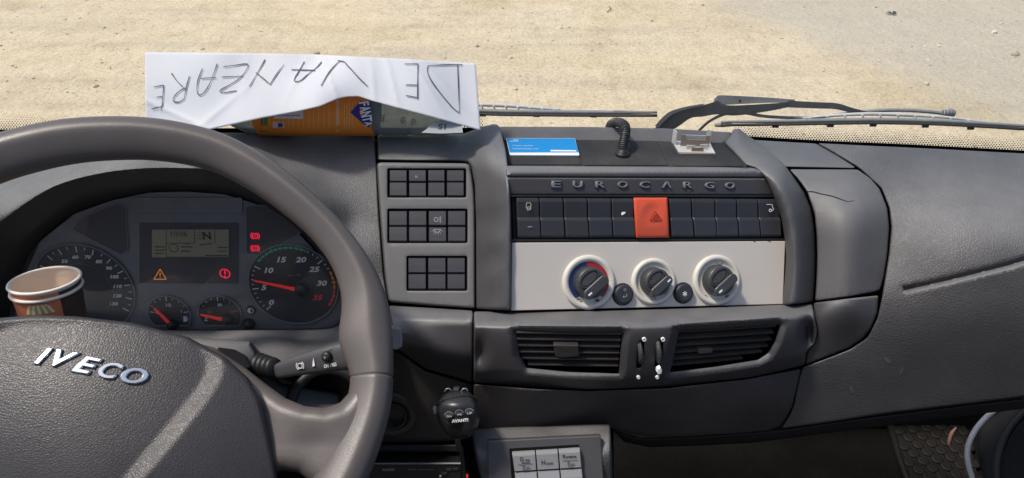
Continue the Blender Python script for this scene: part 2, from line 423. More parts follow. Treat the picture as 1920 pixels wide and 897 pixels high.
M['switch'] = mat('switch plastic', (.028, .029, .034), .42, .5, bump=('noise', 1800, .2, .0002), var=.15, dust=.035)
M['orange'] = mat('hazard red', (.62, .085, .035), .33, .5, var=.08)
M['orange_dark'] = mat('hazard print', (.30, .03, .015), .5, .4)
M['silver'] = mat('silver painted panel', (.55, .51, .455), .44, .5, var=.09, vscale=9, dust=.05, bump=('noise', 2500, .08, .0002))
M['ring'] = mat('pale knob ring', (.60, .57, .50), .40, .5, var=.06, dust=.05)
M['knob'] = mat('grey knob', (.040, .041, .043), .42, .5, var=.1, dust=.03)
M['knobtex'] = mat('knob hatch', (.05, .05, .052), .5, .5, bump=('grid', 700, .9, .0007))
M['red'] = mat('red print', (.33, .012, .022), .45); M['blue'] = mat('blue print', (.012, .026, .10), .45)
M['white'] = mat('white print', (.80, .80, .78), .5); M['greyp'] = mat('grey print', (.30, .30, .31), .5); M['dimp'] = mat('faint print', (.11, .11, .115), .5)
M['dark_print'] = mat('dark print', (.05, .05, .055), .5)
M['dust'] = mat('white chip', (.85, .85, .82), .6)
# ------------------------------------------------------------------ ground outside
def build_ground():
    m = bpy.data.materials.new('packed sandy earth'); m.use_nodes = True; t = m.node_tree; b = t.nodes['Principled BSDF']; L = t.links.new
    tc = t.nodes.new('ShaderNodeTexCoord')
    def N(sc, det, ro, dist=0):
        n = t.nodes.new('ShaderNodeTexNoise'); n.inputs['Scale'].default_value = sc; n.inputs['Detail'].default_value = det; n.inputs['Roughness'].default_value = ro; n.inputs['Distortion'].default_value = dist
        L(tc.outputs['Object'], n.inputs['Vector']); return n.outputs['Fac']
    def ramp(src, stops):
        r = t.nodes.new('ShaderNodeValToRGB'); e = r.color_ramp.elements
        e[0].position, e[0].color = stops[0][0], (*stops[0][1], 1); e[1].position, e[1].color = stops[-1][0], (*stops[-1][1], 1)
        for p, c in stops[1:-1]: q = e.new(p); q.color = (*c, 1)
        L(src, r.inputs['Fac']); return r.outputs['Color']
    def mix(f, a, b_, typ='MIX'):
        x = t.nodes.new('ShaderNodeMix'); x.data_type = 'RGBA'; x.blend_type = typ
        for k, s in (('Factor', f), ('A', a), ('B', b_)):
            if isinstance(s, (int, float)): x.inputs[k].default_value = s
            elif isinstance(s, tuple): x.inputs[k].default_value = (*s, 1)
            else: L(s, x.inputs[k])
        return x.outputs['Result']
    big = ramp(N(.75, 6, .62, .5), [(.33, (.53, .435, .29)), (.5, (.63, .53, .375)), (.66, (.59, .505, .375))])
    fine = ramp(N(38, 4, .7), [(.32, (.70, .69, .67)), (.5, (1, 1, 1)), (.7, (1.08, 1.06, 1.04))])
    mid = ramp(N(7, 6, .72, .6), [(.30, (.80, .78, .74)), (.5, (1, 1, 1)), (.72, (1.07, 1.06, 1.06))])
    mp_ = t.nodes.new('ShaderNodeMapping'); mp_.inputs['Rotation'].default_value = (0, 0, .5); mp_.inputs['Scale'].default_value = (.35, 2.6, 1); L(tc.outputs['Object'], mp_.inputs[0])
    sn = t.nodes.new('ShaderNodeTexNoise'); sn.inputs['Scale'].default_value = 1.6; sn.inputs['Detail'].default_value = 5; L(mp_.outputs[0], sn.inputs['Vector'])
    streak = ramp(sn.outputs['Fac'], [(.32, (.86, .86, .88)), (.5, (1, 1, 1)), (.7, (1.05, 1.04, 1.0))])
    c = mix(.85, mix(.8, mix(.8, big, fine, 'MULTIPLY'), mid, 'MULTIPLY'), streak, 'MULTIPLY')
    # grey compacted lane to the right, its edge found on the ground
    p, q = on_z(1300, 0, 0), on_z(1920, 250, 0)
    dx, dy = q[0]-p[0], q[1]-p[1]; l = math.hypot(dx, dy)
    sx = t.nodes.new('ShaderNodeSeparateXYZ'); L(tc.outputs['Object'], sx.inputs[0])
    dot = t.nodes.new('ShaderNodeVectorMath'); dot.operation = 'DOT_PRODUCT'; dot.inputs[1].default_value = (-dy/l, dx/l, 0); L(tc.outputs['Object'], dot.inputs[0])
    off = t.nodes.new('ShaderNodeMath'); off.operation = 'SUBTRACT'; off.inputs[1].default_value = (-dy*p[0]+dx*p[1])/l; L(dot.outputs['Value'], off.inputs[0])
    nn = t.nodes.new('ShaderNodeMath'); nn.operation = 'MULTIPLY_ADD'; nn.inputs[1].default_value = 1.1; L(N(1.6, 5, .65), nn.inputs[0]); L(off.outputs[0], nn.inputs[2])
    mr = t.nodes.new('ShaderNodeMapRange'); mr.inputs['From Min'].default_value = .25; mr.inputs['From Max'].default_value = 1.15; mr.interpolation_type = 'SMOOTHSTEP'; L(nn.outputs[0], mr.inputs['Value'])
    lane = mix(N(2.2, 6, .65), (.40, .37, .31), (.52, .475, .385))
    lf = t.nodes.new('ShaderNodeMath'); lf.operation = 'MULTIPLY'; lf.inputs[1].default_value = .75; L(mr.outputs[0], lf.inputs[0])
    c = mix(lf.outputs[0], c, mix(.5, lane, fine, 'MULTIPLY'))
    # scattered grit print
    vo = t.nodes.new('ShaderNodeTexVoronoi'); vo.inputs['Scale'].default_value = 24; L(tc.outputs['Object'], vo.inputs['Vector'])
    g = ramp(vo.outputs['Distance'], [(.0, (1, 1, 1)), (.16, (0, 0, 0))])
    gm = t.nodes.new('ShaderNodeMath'); gm.operation = 'MULTIPLY'; L(g, gm.inputs[0]); L(ramp(N(4, 4, .6), [(.45, (0, 0, 0)), (.7, (.6, .6, .6))]), gm.inputs[1])
    c = mix(gm.outputs[0], c, (.34, .27, .19))
    L(c, b.inputs['Base Color']); b.inputs['Roughness'].default_value = .95; b.inputs['Specular IOR Level'].default_value = .2
    hs = t.nodes.new('ShaderNodeMath'); hs.operation = 'MULTIPLY_ADD'; hs.inputs[1].default_value = .25; L(N(45, 5, .75), hs.inputs[0]); L(N(7, 6, .65), hs.inputs[2])
    bp = t.nodes.new('ShaderNodeBump'); bp.inputs['Strength'].default_value = .9; bp.inputs['Distance'].default_value = .045; L(hs.outputs[0], bp.inputs['Height']); L(bp.outputs[0], b.inputs['Normal'])
    g = mk('ground', [(-60, -20, 0), (60, -20, 0), (60, 120, 0), (-60, 120, 0)], [(0, 1, 2, 3)], m); g['kind'] = 'structure'
    # pebbles and clods lying on it
    ms = [mat('pebble pale', (.52, .45, .34), .9, var=.2), mat('pebble brown', (.42, .34, .245), .9, var=.2), mat('pebble light', (.60, .56, .48), .9, var=.1)]
    V, F, FM = [], [], []
    ico = bmesh.new(); bmesh.ops.create_icosphere(ico, subdivisions=1, radius=1); iv = np.array([list(x.co) for x in ico.verts]); ifc = [[x.index for x in f.verts] for f in ico.faces]; ico.free()
    cl = [(rng.uniform(-5, 5), rng.uniform(2, 8), rng.uniform(.3, .9)) for _ in range(26)]
    for i in range(2600):
        if rng.random() < .55:
            cx, cy, cr = cl[rng.integers(len(cl))]; x, y = cx+rng.normal()*cr, cy+rng.normal()*cr*.8
        else: x, y = rng.uniform(-5.5, 5.5), rng.uniform(1.6, 8.5)
        s = .0042*math.exp(abs(rng.normal())*.62)
        P = iv*(1+.28*rng.normal(size=(len(iv), 1)).clip(-1, 1))*np.array([1, rng.uniform(.6, 1), rng.uniform(.4, .7)])*s
        a = rng.uniform(0, 6.28); P = np.stack([P[:, 0]*math.cos(a)-P[:, 1]*math.sin(a)+x, P[:, 0]*math.sin(a)+P[:, 1]*math.cos(a)+y, P[:, 2]+s*.15], 1)
        k = len(V); V += P.tolist(); F += [[k+q for q in f] for f in ifc]; FM += [int(rng.choice([0, 1, 2], p=[.5, .34, .16]))]*len(ifc)
    o = mk('pebbles', V, F, ms, fm=FM); o['kind'] = 'stuff'; tag(o, 'small pebbles and clods scattered over the sandy ground', 'pebbles')
    # withered leaf top right and a twig top centre
    lf = mat('withered leaf', (.035, .045, .02), .7)
    c0 = on_z(1672, 25, .012); V = []; F = []
    for k, (a, ln) in enumerate(((.4, .06), (2.0, .045), (3.3, .065), (4.6, .04), (5.5, .05))):
        d = np.array([math.cos(a), math.sin(a), 0]); s = np.array([-d[1], d[0], 0]); b0 = len(V)
        V += [c0, c0+d*ln*.5+s*ln*.22+[0, 0, .012], c0+d*ln+[0, 0, .004], c0+d*ln*.5-s*ln*.22+[0, 0, .006], c0-[0, 0, .004]]
        F += [(b0, b0+3, b0+2, b0+1), (b0+4, b0+1, b0+2), (b0+4, b0+2, b0+3), (b0+4, b0, b0+1), (b0+4, b0+3, b0)]
    tag(mk('withered_leaf', V, F, lf), 'dark withered leaf lying on the grey lane, top right', 'leaf')
    P = [on_z(1142, 12, .012), on_z(1146, 17, .015), on_z(1138, 23, .008)]
    tag(tube('twig', P, .0035, mat('twig bark', (.10, .075, .05), .9), None, seg=6), 'short dark twig lying on the sand at the top edge', 'twig')
build_ground()

# ------------------------------------------------------------------ windscreen
def gy(x, z): return .885 - .16*(x+.1)**2 - .2*(z+.42)
def glass(u, v, off=0.0):
    r = ray(u, v); d = .93
    for _ in range(12):
        p = r*d; d *= (gy(p[0], p[2])+off)/p[1]
    return CAM + r*d
def gdepth(u, v, off=0.0): return (glass(u, v, off)-CAM).dot(Fv)
def build_windscreen():
    t = thing('windscreen', 'wide clear windscreen with black dotted border along its lower edge', 'windscreen', CAM+[0, .88, -.45])
    m = bpy.data.materials.new('windscreen glass'); m.use_nodes = True; n = m.node_tree; n.nodes.clear()
    out = n.nodes.new('ShaderNodeOutputMaterial'); mx = n.nodes.new('ShaderNodeMixShader'); tr = n.nodes.new('ShaderNodeBsdfTransparent'); gl = n.nodes.new('ShaderNodeBsdfGlossy'); fr = n.nodes.new('ShaderNodeFresnel')
    tr.inputs[0].default_value = (.95, .97, .96, 1); gl.inputs['Roughness'].default_value = .015; fr.inputs[0].default_value = 1.45
    n.links.new(fr.outputs[0], mx.inputs[0]); n.links.new(tr.outputs[0], mx.inputs[1]); n.links.new(gl.outputs[0], mx.inputs[2]); n.links.new(film(m, n, mx.outputs[0], (.015, .06)), out.inputs[0])
    xs = np.linspace(-1.05, 1.0, 40); zs = np.linspace(-.47, .45, 16)
    V = [CAM+np.array([x, gy(x, z), z]) for z in zs for x in xs]; nx = len(xs)
    F = [(j*nx+i, j*nx+i+1, (j+1)*nx+i+1, (j+1)*nx+i) for j in range(len(zs)-1) for i in range(nx-1)]
    mk('glass_pane', V, F, m, t, smooth=True)
    # black ceramic border: solid foot, then dots that shrink upwards
    def base(u): return np.interp(u, [-300, 0, 120, 880, 1000, 1400, 1530, 1700, 1920, 2300], [252, 250, 248, 246, 246, 262, 270, 277, 289, 312])
    us = np.linspace(-300, 2300, 80); rows = []
    for dv in (30, 12, -6.5): rows.append([glass(u, base(u)+dv, -.003) for u in us])
    loft('solid_border', rows, M['void'], t, closed=False)
    V, F = [], []
    for k in range(8):
        r0 = (1.75, 1.6, 1.45, 1.3, 1.12, .95, .75, .55)[k]
        for u in np.concatenate([np.arange(-60, 130, 5.2), np.arange(850, 905, 5.2), np.arange(1380, 1990, 5.2)]):
            uu = u+(2.6 if k % 2 else 0); c = (uu, base(uu)-8.0-3.4*k); i0 = len(V)
            for q in range(6):
                an = q*math.pi/3; V.append(glass(c[0]+r0*math.cos(an), c[1]+r0*.85*math.sin(an), -.003))
            F.append(tuple(range(i0, i0+6)))
    o = mk('border_dots', V, F, M['void'], t); o['kind'] = 'stuff'
build_windscreen()

# ------------------------------------------------------------------ wipers
def build_wipers():
    mb = mat('weathered wiper black', (.20, .215, .23), .6, .4, var=.35, vscale=60, dust=.12)
    ml = mat('sun-bleached wiper grey', (.48, .50, .52), .6, .4, var=.3, vscale=60, dust=.1)
    mr = mat('wiper rubber', (.012, .012, .013), .6)
    def G(pts, off): return [(u, v, gdepth(u, v, off)) for u, v in pts]
    def blade(t, line, spine, clips, off=.02):
        ptube('rubber_strip', G(line, off-.006), 3.6, mr, t, flat=.7)
        ptube('blade_spine', G([(u, v-6) for u, v in line], off), [2.0, 4.0, 4.2, 4.0, 2.2], mb, t)
        ptube('bridge', G(spine, off+.006), [1.5, 3.0, 3.6, 3.0, 1.5], ml, t)
        for u, v in clips: ptube('claw', G([(u-6, v-1.5), (u+6, v-1.5)], off-.004), 3.6, mr, t, k=2, seg=8)
        us = np.linspace(spine[0][0]+12, spine[-1][0]-12, 11)
        for u in us:
            a = np.interp(u, [p[0] for p in spine], [p[1] for p in spine]); b = np.interp(u, [p[0] for p in line], [p[1] for p in line])-6
            if b-a > 3: ptube('rib', G([(u, a), (u+4, b)], off+.003), 1.6, ml, t, k=1, seg=6)
    t = thing('wiper', 'thin black wiper blade reaching out from behind the paper sign', 'wiper', Wp(1060, 215, gdepth(1060, 215, .02)))
    blade(t, [(760, 205), (900, 214), (1000, 216), (1120, 217), (1232, 217)], [(800, 192), (870, 196), (940, 198), (1010, 203), (1050, 206)], [(905, 217), (1006, 218), (1113, 219)])
    ptube('blade_tip', G([(1150, 209), (1200, 211), (1218, 212)], .02), [2.2, 2.4, 2], mb, t)
    t = thing('wiper', 'dusty wiper with broad bent arm, hose and long blade at right', 'wiper', Wp(1350, 200, gdepth(1350, 200, .04)))
    blade(t, [(1352, 235), (1450, 234), (1560, 232), (1650, 231), (1750, 233), (1850, 238), (1990, 247)], [(1505, 222), (1560, 217), (1630, 214), (1700, 216), (1780, 221), (1860, 231)], [(1454, 238), (1557, 237), (1637, 236), (1735, 238), (1820, 242)])
    ptube('blade_end', G([(1340, 235), (1355, 234), (1372, 233)], .02), [3, 5, 4.5], mb, t)
    # arm: bent stamped lever, wide cover, then rod
    def flatbar(name, top, bot, off, th, m):
        A = [glass(u, v, off) for u, v in top]; B = [glass(u, v, off) for u, v in bot]
        A2 = [glass(u, v, off+th) for u, v in top]; B2 = [glass(u, v, off+th) for u, v in bot]
        loops = [[a, b, d, c] for a, b, d, c in zip(A, B, B2, A2)]
        return loft(name, loops, m, t, smooth=False, caps=True)
    ar = lambda pts: [tuple(p) for p in catmull(pts, 5)]
    flatbar('arm', ar([(1200, 258), (1232, 237), (1256, 214), (1285, 203), (1320, 197), (1345, 189)]), ar([(1228, 262), (1268, 240), (1295, 222), (1318, 219), (1342, 215), (1375, 216)]), .05, .014, mb)
    flatbar('arm_flange', ar([(1228, 236), (1252, 212), (1283, 201), (1318, 195)]), ar([(1234, 240), (1259, 216), (1288, 205), (1322, 198)]), .045, .006, ml)
    flatbar('arm_cover', ar([(1338, 188), (1343, 182), (1352, 179), (1400, 181), (1450, 184), (1490, 187)]), ar([(1339, 191), (1345, 196), (1356, 197), (1400, 195), (1450, 193), (1490, 194)]), .058, .012, ml)
    flatbar('arm_channel', ar([(1340, 193), (1370, 198), (1420, 196), (1480, 192)]), ar([(1342, 214), (1380, 217), (1440, 209), (1485, 200)]), .052, .010, mb)
    flatbar('arm_rod', ar([(1478, 189), (1535, 192), (1570, 194), (1600, 203), (1632, 211)]), ar([(1480, 202), (1535, 204), (1565, 205), (1598, 212), (1630, 217)]), .047, .008, mb)
    ptube('arm_pin', G([(1352, 187), (1356, 187)], .066), 3.2, mb, t, k=1); ptube('arm_hole', G([(1386, 190), (1389, 190)], .057), 2.2, M['void'], t, k=1)
    ptube('washer_hose', G([(1310, 246), (1330, 228), (1360, 214), (1395, 212), (1440, 219), (1520, 221), (1600, 212), (1660, 207), (1720, 208), (1772, 213)], .055), [2.6, 2.6, 2.8, 3.0, 3.0, 3.0, 3.3, 3.6, 3.6, 3.4], mb, t)
    nz = G([(1764, 214), (1772, 214), (1780, 212), (1790, 213)], .055); ptube('spray_nozzle', nz, [5, 7, 8.5, 6], mb, t, k=3)
    for k in range(4): ptube('nozzle_ridge', G([(1768+6*k, 206+(k % 2)), (1768+6*k, 222-(k % 2))], .05), 1.6, mb, t, k=1, seg=6)
build_wipers()

# ------------------------------------------------------------------ cab floor and footwell
FZ = CAM[2]-1.13
def build_floor():
    mf = mat('black floor covering', (.006, .0055, .005), .9, .15, bump=('noise', 160, .8, .004), var=.5)
    f = mk('cab_floor', [(-1.1, -.5, FZ), (1.1, -.5, FZ), (1.1, .97, FZ), (-1.1, .97, FZ)], [(0, 1, 2, 3)], mf); f['kind'] = 'structure'
    w = mk('bulkhead', [(-1.1, .97, FZ), (1.1, .97, FZ), (1.1, .97, CAM[2]-.66), (-1.1, .97, CAM[2]-.66)], [(0, 1, 2, 3)], M['black']); w['kind'] = 'structure'
    mw = mat('unseen cab wall', (.10, .10, .105), .9, .2, var=.1)
    r = mk('unseen_rear_wall', [(-1.1, -1.0, FZ), (1.1, -1.0, FZ), (1.1, -1.0, CAM[2]+.55), (-1.1, -1.0, CAM[2]+.55)], [(3, 2, 1, 0)], mw); r['kind'] = 'structure'  # unseen wall behind the camera, added to block sky light from behind
    for x in (-1.1, 1.1):
        r = mk('unseen_side_wall', [(x, -1.0, FZ), (x, .97, FZ), (x, .97, CAM[2]-.42), (x, -1.0, CAM[2]-.42)], [(0, 1, 2, 3)], mw); r['kind'] = 'structure'  # unseen low walls up to the sill, added to keep the footwell dark
    mm = mat('dusty rubber mat', (.009, .008, .0075), .7, .3, var=.4, dust=.03, dcol=(.20, .16, .11))
    t = thing('floor_mat', 'dusty studded rubber mat in the passenger footwell', 'mat', on_z(1740, 880, FZ))
    z = FZ+.008
    pl = [on_z(u, v, z) for u, v in ((1662, 775), (1800, 760), (1850, 960), (1720, 960))]
    V = pl+[p-np.array([0, 0, .007]) for p in pl]
    mk('mat_base', V, [(0, 3, 2, 1), (0, 1, 5, 4), (1, 2, 6, 5), (2, 3, 7, 6), (3, 0, 4, 7)], mm, t)
    rim = [on_z(u, v, z+.003) for u, v in ((1664, 780), (1690, 870), (1722, 955))]; tube('mat_border', rim, .006, mm, t)
    stud = None; k = 0
    ex = (pl[1]-pl[0]); ey = (pl[3]-pl[0])
    for j in range(12):
        for i in range(5):
            a = (i+.5+(.5 if j % 2 else 0))/5.4; b = (j+.5)/12
            if a > .97: continue
            p = pl[0]+ex*a*(1-b*.1)+ey*b
            if stud is None:
                stud = lathe('stud', p, (0, 0, 1), [(.0115, 0), (.0100, .002), (.007, .003), (.004, .0026)], mm, t, seg=12)
                p0 = p
            else:
                o = stud.copy(); COL.objects.link(o); o.parent = t; o.location = tuple(p-p0)
    mt = mat('footwell side plastic', (.04, .041, .043), .5, var=.2, dust=.08)
    t = thing('side_trim', 'dark curved door trim at the right edge of the footwell', 'trim', Wp(1900, 900, 1.05))
    panel('trim_shell', [(1832, 800), (1868, 778), (1905, 752), (2050, 700), (2200, 980), (1880, 980), (1845, 900), (1832, 850)], tps([(1832, 830, 1.16), (1905, 760, 1.12), (1875, 900, 1.10), (2050, 800, .98), (2050, 960, .98)]), mt, t, bev=10, bd=.01, skirt=.05)
    C = catmull([(1930, 765, 1.06), (1896, 800, 1.068), (1876, 840, 1.072), (1868, 880, 1.072), (1872, 930, 1.07)], 6); tube('speaker_rim', W(C[:, 0], C[:, 1], C[:, 2]), .006, mt, t)
    panel('speaker_grille', [(1940, 770), (1904, 805), (1886, 842), (1880, 880), (1884, 930), (2000, 960), (2000, 780)], tps([(1940, 780, 1.03), (1886, 850, 1.06), (1884, 930, 1.06), (2000, 900, 1.0)]), mat('grille fabric', (.016, .016, .018), .8, bump=('grid', 500, .9, .001)), t, bev=5)
    tag(ptube('white_cable', [(1868, 768, 1.10), (1848, 784, 1.10), (1828, 808, 1.10), (1815, 838, 1.10), (1815, 868, 1.10), (1824, 900, 1.10), (1836, 950, 1.10)], 5.0, mat('white cable', (.86, .83, .76), .5, var=.1), None), 'thick white cable curving down in the right footwell', 'cable')
    tag(ptube('wire_end', [(1793, 802, 1.2), (1785, 812, 1.2), (1780, 826, 1.2), (1779, 836, 1.2)], [1.5, 3.4, 3.2, 1.5], mat('copper wire', (.40, .22, .15), .5), None), 'short coppery wire end beside the white cable', 'wire')
build_floor()
# ------------------------------------------------------------------ dashboard body
def build_dash():
    t = thing('dashboard', 'dark grey moulded dashboard spanning the cab below the windscreen', 'dashboard', CAM+[.2, .75, -.60])
    zt = lambda v: .39/(.5736-.8192*(448.5-v)/FPX)
    # hidden carcass that carries every module
    car = tps([(-300, 262, .90), (300, 262, .90), (900, 262, .90), (1500, 280, .90), (1920, 300, .88), (2250, 320, .86), (-300, 420, .86), (300, 420, .90), (900, 400, .81), (1250, 400, .86), (1600, 400, .84), (1920, 420, .82), (2250, 450, .80), (900, 600, .80), (1250, 600, .83), (1600, 600, .83), (2250, 600, .80), (300, 640, .93), (0, 600, .9), (900, 800, .87), (1400, 790, .87), (1900, 735, .84), (2250, 730, .82), (400, 900, .95), (880, 960, .92)])
    panel('carcass', [(-300, 262), (860, 262), (930, 275), (1360, 290), (1500, 285), (1920, 305), (2250, 325), (2250, 720), (1900, 738), (1650, 765), (1440, 792), (1150, 790), (1150, 960), (-300, 960)], car, M['void'], t, step=40, bev=6)
    # hood round the instruments and the grained slope to its right
    hole = [(-85, 617), (-85, 540), (-55, 465), (0, 418), (94, 354), (187, 326), (281, 316), (375, 317), (440, 330), (510, 362), (570, 415), (622, 490), (650, 560), (648, 592), (626, 615), (560, 619), (400, 620), (200, 620), (0, 620)]
    clus = [(28, 617), (32, 560), (52, 505), (75, 453), (140, 401), (211, 376), (281, 361.5), (351, 360), (421, 365), (480, 383), (548, 425), (608, 490), (643, 560), (640, 592), (623, 611), (560, 615.5), (400, 616.5), (200, 617), (80, 617)]
    hole = [tuple(p) for p in catmull(hole, 5, closed=True)]; clus = [tuple(p) for p in catmull(clus, 5, closed=True)]
    hd = tps([(-260, 246, .87), (0, 248, .868), (300, 249, .866), (560, 250, .858), (700, 252, .853), (281, 306, .70), (187, 316, .70), (375, 306, .70), (94, 342, .702), (0, 405, .70), (440, 318, .712), (510, 348, .728), (575, 400, .738), (630, 480, .748), (658, 560, .765), (655, 595, .785), (281, 285, .715), (430, 285, .755), (520, 310, .782), (600, 340, .79), (650, 290, .83), (690, 330, .806), (660, 420, .782), (705, 400, .783), (716, 517, .765), (728, 565, .757), (735, 640, .752), (626, 622, .80), (560, 623, .81), (400, 623, .815), (200, 624, .815), (-60, 624, .81), (640, 690, .71), (450, 690, .70), (200, 700, .70), (-100, 700, .70), (-180, 420, .76), (-100, 470, .72), (540, 650, .755), (400, 650, .76), (100, 300, .76), (-100, 330, .80)])
    panel('instrument_hood', [(-260, 247), (300, 249), (700, 252), (705, 300), (709, 390), (719, 517), (727, 565), (734, 600), (736, 650), (700, 690), (560, 700), (300, 705), (-260, 705)], hd, M['grain'], t, bev=4, bd=.003, holes=[hole], hbev=9, hskirt=.004, step=14)
    H = np.array(hole, float); Cc = np.array(clus, float)
    dh = hd(H[:, 0], H[:, 1])+.004; dc = PC.depth(Cc[:, 0], Cc[:, 1])+.006
    l0 = W(H[:, 0], H[:, 1], dh); l2 = W(Cc[:, 0], Cc[:, 1], dc); l1 = l0*.5+l2*.5
    loft('hood_lining', [l0, l1, l2], mat('hood lining', (.030, .028, .028), .55, .4, bump=('noise', 500, .4, .0005), var=.2), t)
    # passenger side pad with its shallow groove
    pd0 = tps([(1531, 270, .853), (1605, 315, .812), (1651, 356, .80), (1668, 427, .775), (1663, 480, .765), (1650, 560, .752), (1594, 655, .765), (1509, 688, .772), (1463, 799, .80), (1672, 772, .79), (1920, 742, .765), (1920, 291, .845), (1750, 282, .85), (1920, 385, .757), (1800, 395, .762), (1750, 345, .80), (1920, 335, .80), (1900, 500, .728), (1780, 600, .738), (1900, 640, .738), (2200, 310, .82), (2200, 420, .745), (2200, 520, .715), (2200, 730, .75), (1720, 450, .757)])
    gl = catmull([(1697, 543), (1760, 530), (1830, 513), (1900, 495), (1960, 475), (2060, 440)], 8)
    def pd(u, v):
        X = np.stack([np.ravel(u), np.ravel(v)], 1); d = dist(X, gl, closed=False).reshape(np.shape(u))
        low = np.ravel(v) - np.interp(np.ravel(u), gl[:, 0], gl[:, 1]); low = low.reshape(np.shape(u))
        step = np.where((np.asarray(u) > 1690), np.clip((low+5)/8, 0, 1)*np.exp(-np.clip(low, 0, 200)/45)*np.clip((np.asarray(u)-1690)/60, 0, 1)*-.0035, 0)
        return pd0(u, v) + .007*np.exp(-(d/4.6)**2)*(np.asarray(u) > 1670) + step
    ex = []
    for q in range(len(gl)-1):
        tt = gl[q+1]-gl[q]; nn = np.array([-tt[1], tt[0]])/np.linalg.norm(tt)
        for o in (-14, -9, -6, -4, -2, 0, 2, 4, 6, 9, 14): ex.append(gl[q]+nn*o)
    panel('passenger_pad', [(1534, 269.5), (1620, 274), (1750, 280), (1920, 289), (2250, 312), (2250, 715), (1920, 743), (1819, 756), (1672, 773), (1536, 794), (1466, 803), (1478, 785), (1488, 762), (1498, 715), (1505, 690), (1594, 656), (1626, 634), (1646, 597), (1654, 560), (1667, 480), (1672, 427), (1668, 390), (1653, 353), (1610, 314), (1570, 290)], pd, M['grain'], t, bev=3.2, bd=.0025, skirt=.03, step=14, extra=ex)
    ms = mat('pale scuff', (.095, .09, .088), .7)
    for sc in ([(1655, 668), (1667, 672), (1672, 680), (1664, 684)], [(1689, 690), (1695, 689), (1692, 700), (1686, 709)], [(1592, 722), (1598, 726), (1602, 738), (1594, 734)]):
        C = chaikin(np.array(sc, float), 2)+rng.normal(size=(16, 2))*.8
        mk('scuff_mark', [Wp(u, v, float(pd0(u, v))-.0006) for u, v in C], [tuple(range(16))[::-1]], ms, t)
    # trims between console and pad
    panel('upper_side_trim', [(1404, 263), (1530, 270.5), (1566, 290), (1604, 315), (1473, 312.5), (1440, 285)], tps([(1408, 263, .858), (1531, 270, .855), (1605, 315, .812), (1471, 313, .812)]), M['trim'], t, bev=3, bd=.002, skirt=.02)
    ltd = (lambda g: (lambda u, v: g(v, u)))(ribs([315, 340, 365, 395, 430, 480, 570], [[(1478, .812), (1545, .811), (1608, .812)], [(1498, .800), (1570, .792), (1636, .801)], [(1514, .790), (1585, .779), (1655, .793)], [(1526, .783), (1596, .768), (1664, .784)], [(1531, .778), (1600, .761), (1668, .777)], [(1532, .775), (1598, .757), (1664, .768)], [(1527, .768), (1590, .752), (1645, .757)]]))
    cr = catmull([(1512, 360), (1525, 360), (1540, 364), (1560, 368), (1580, 375), (1590, 378), (1602, 376)], 5)
    o = panel('side_trim_panel', [(1481, 318.5), (1608, 319), (1632, 336), (1649, 356), (1663, 391), (1667, 427), (1663, 480), (1656, 522), (1649, 545), (1590, 556), (1529, 564), (1532, 520), (1533, 480), (1532, 440), (1528, 402), (1514, 360), (1498, 337)], ltd, M['trim'], t, bev=2.8, bd=.002, skirt=.02)
    w = np.interp(np.linspace(0, 1, len(cr)), [0, .5, 1], [1.0, .9, .3])
    V, F = [], []
    for p, ww in zip(cr, w):
        for s in (-ww, ww): V.append(Wp(p[0], p[1]+s*.9, float(ltd(p[0], p[1]))-.0004))
    for i in range(len(cr)-1): F.append((2*i, 2*i+1, 2*i+3, 2*i+2))
    mk('crack', V, F, M['void'], o, label='hairline crack across the trim panel')
    panel('corner_trim', [(1526, 569), (1590, 561), (1647, 555), (1644, 587), (1632, 615), (1618, 633), (1592, 651), (1550, 668), (1511, 683), (1513, 660), (1528, 645), (1534, 621), (1528, 590)], tps([(1524, 568, .768), (1648, 555, .757), (1643, 587, .752), (1624, 628, .757), (1594, 652, .765), (1509, 684, .772), (1533, 621, .758), (1590, 577, .742), (1540, 585, .752), (1590, 615, .752)]), M['trimd'], t, bev=3, bd=.002, skirt=.02, step=9)
    # knee panel below the vents
    kd = tps([(890, 722, .722), (1100, 735, .722), (1400, 714, .752), (1505, 692, .776), (1485, 762, .785), (1450, 805, .805), (1144, 800, .765), (897, 805, .755), (1000, 760, .722), (1250, 765, .738), (1420, 755, .765)])
    panel('knee_panel', [(889, 721), (1000, 730), (1100, 734), (1250, 729), (1400, 712), (1502, 692), (1496, 715), (1485, 760), (1474, 783), (1461, 800), (1430, 808), (1380, 813), (1300, 816), (1215, 818), (1180, 810), (1150, 803), (1100, 806), (1000, 812), (889, 815)], kd, M['grain2'], t, bev=3, bd=.003, skirt=.03, step=14)
    panel('lower_lip', [(1150, 806), (1200, 822), (1300, 819), (1410, 811), (1470, 806), (1600, 787), (1800, 762), (1920, 748), (2250, 722), (2250, 742), (1920, 766), (1800, 780), (1600, 806), (1410, 830), (1300, 836), (1215, 838), (1170, 828)], tps([(1150, 806, .80), (1410, 815, .82), (1800, 770, .80), (2250, 730, .78), (1410, 832, .83), (1200, 838, .83), (1800, 782, .81)]), M['black'], t, bev=5, bd=.006, skirt=.04)
    # left of the console
    panel('left_lower_panel', [(730, 574), (800, 578), (886, 583.5), (886, 650), (885, 717), (851, 706), (798, 691), (760, 664), (738, 650), (734, 600)], ribs([725, 770, 820, 890], [[(573, .748), (592, .722), (625, .714), (664, .742)], [(575, .745), (594, .718), (640, .712), (672, .742)], [(579, .742), (598, .712), (650, .710), (698, .742)], [(583, .736), (600, .708), (660, .712), (718, .742)]]), M['trimd'], t, bev=4, bd=.003, skirt=.02, step=10)
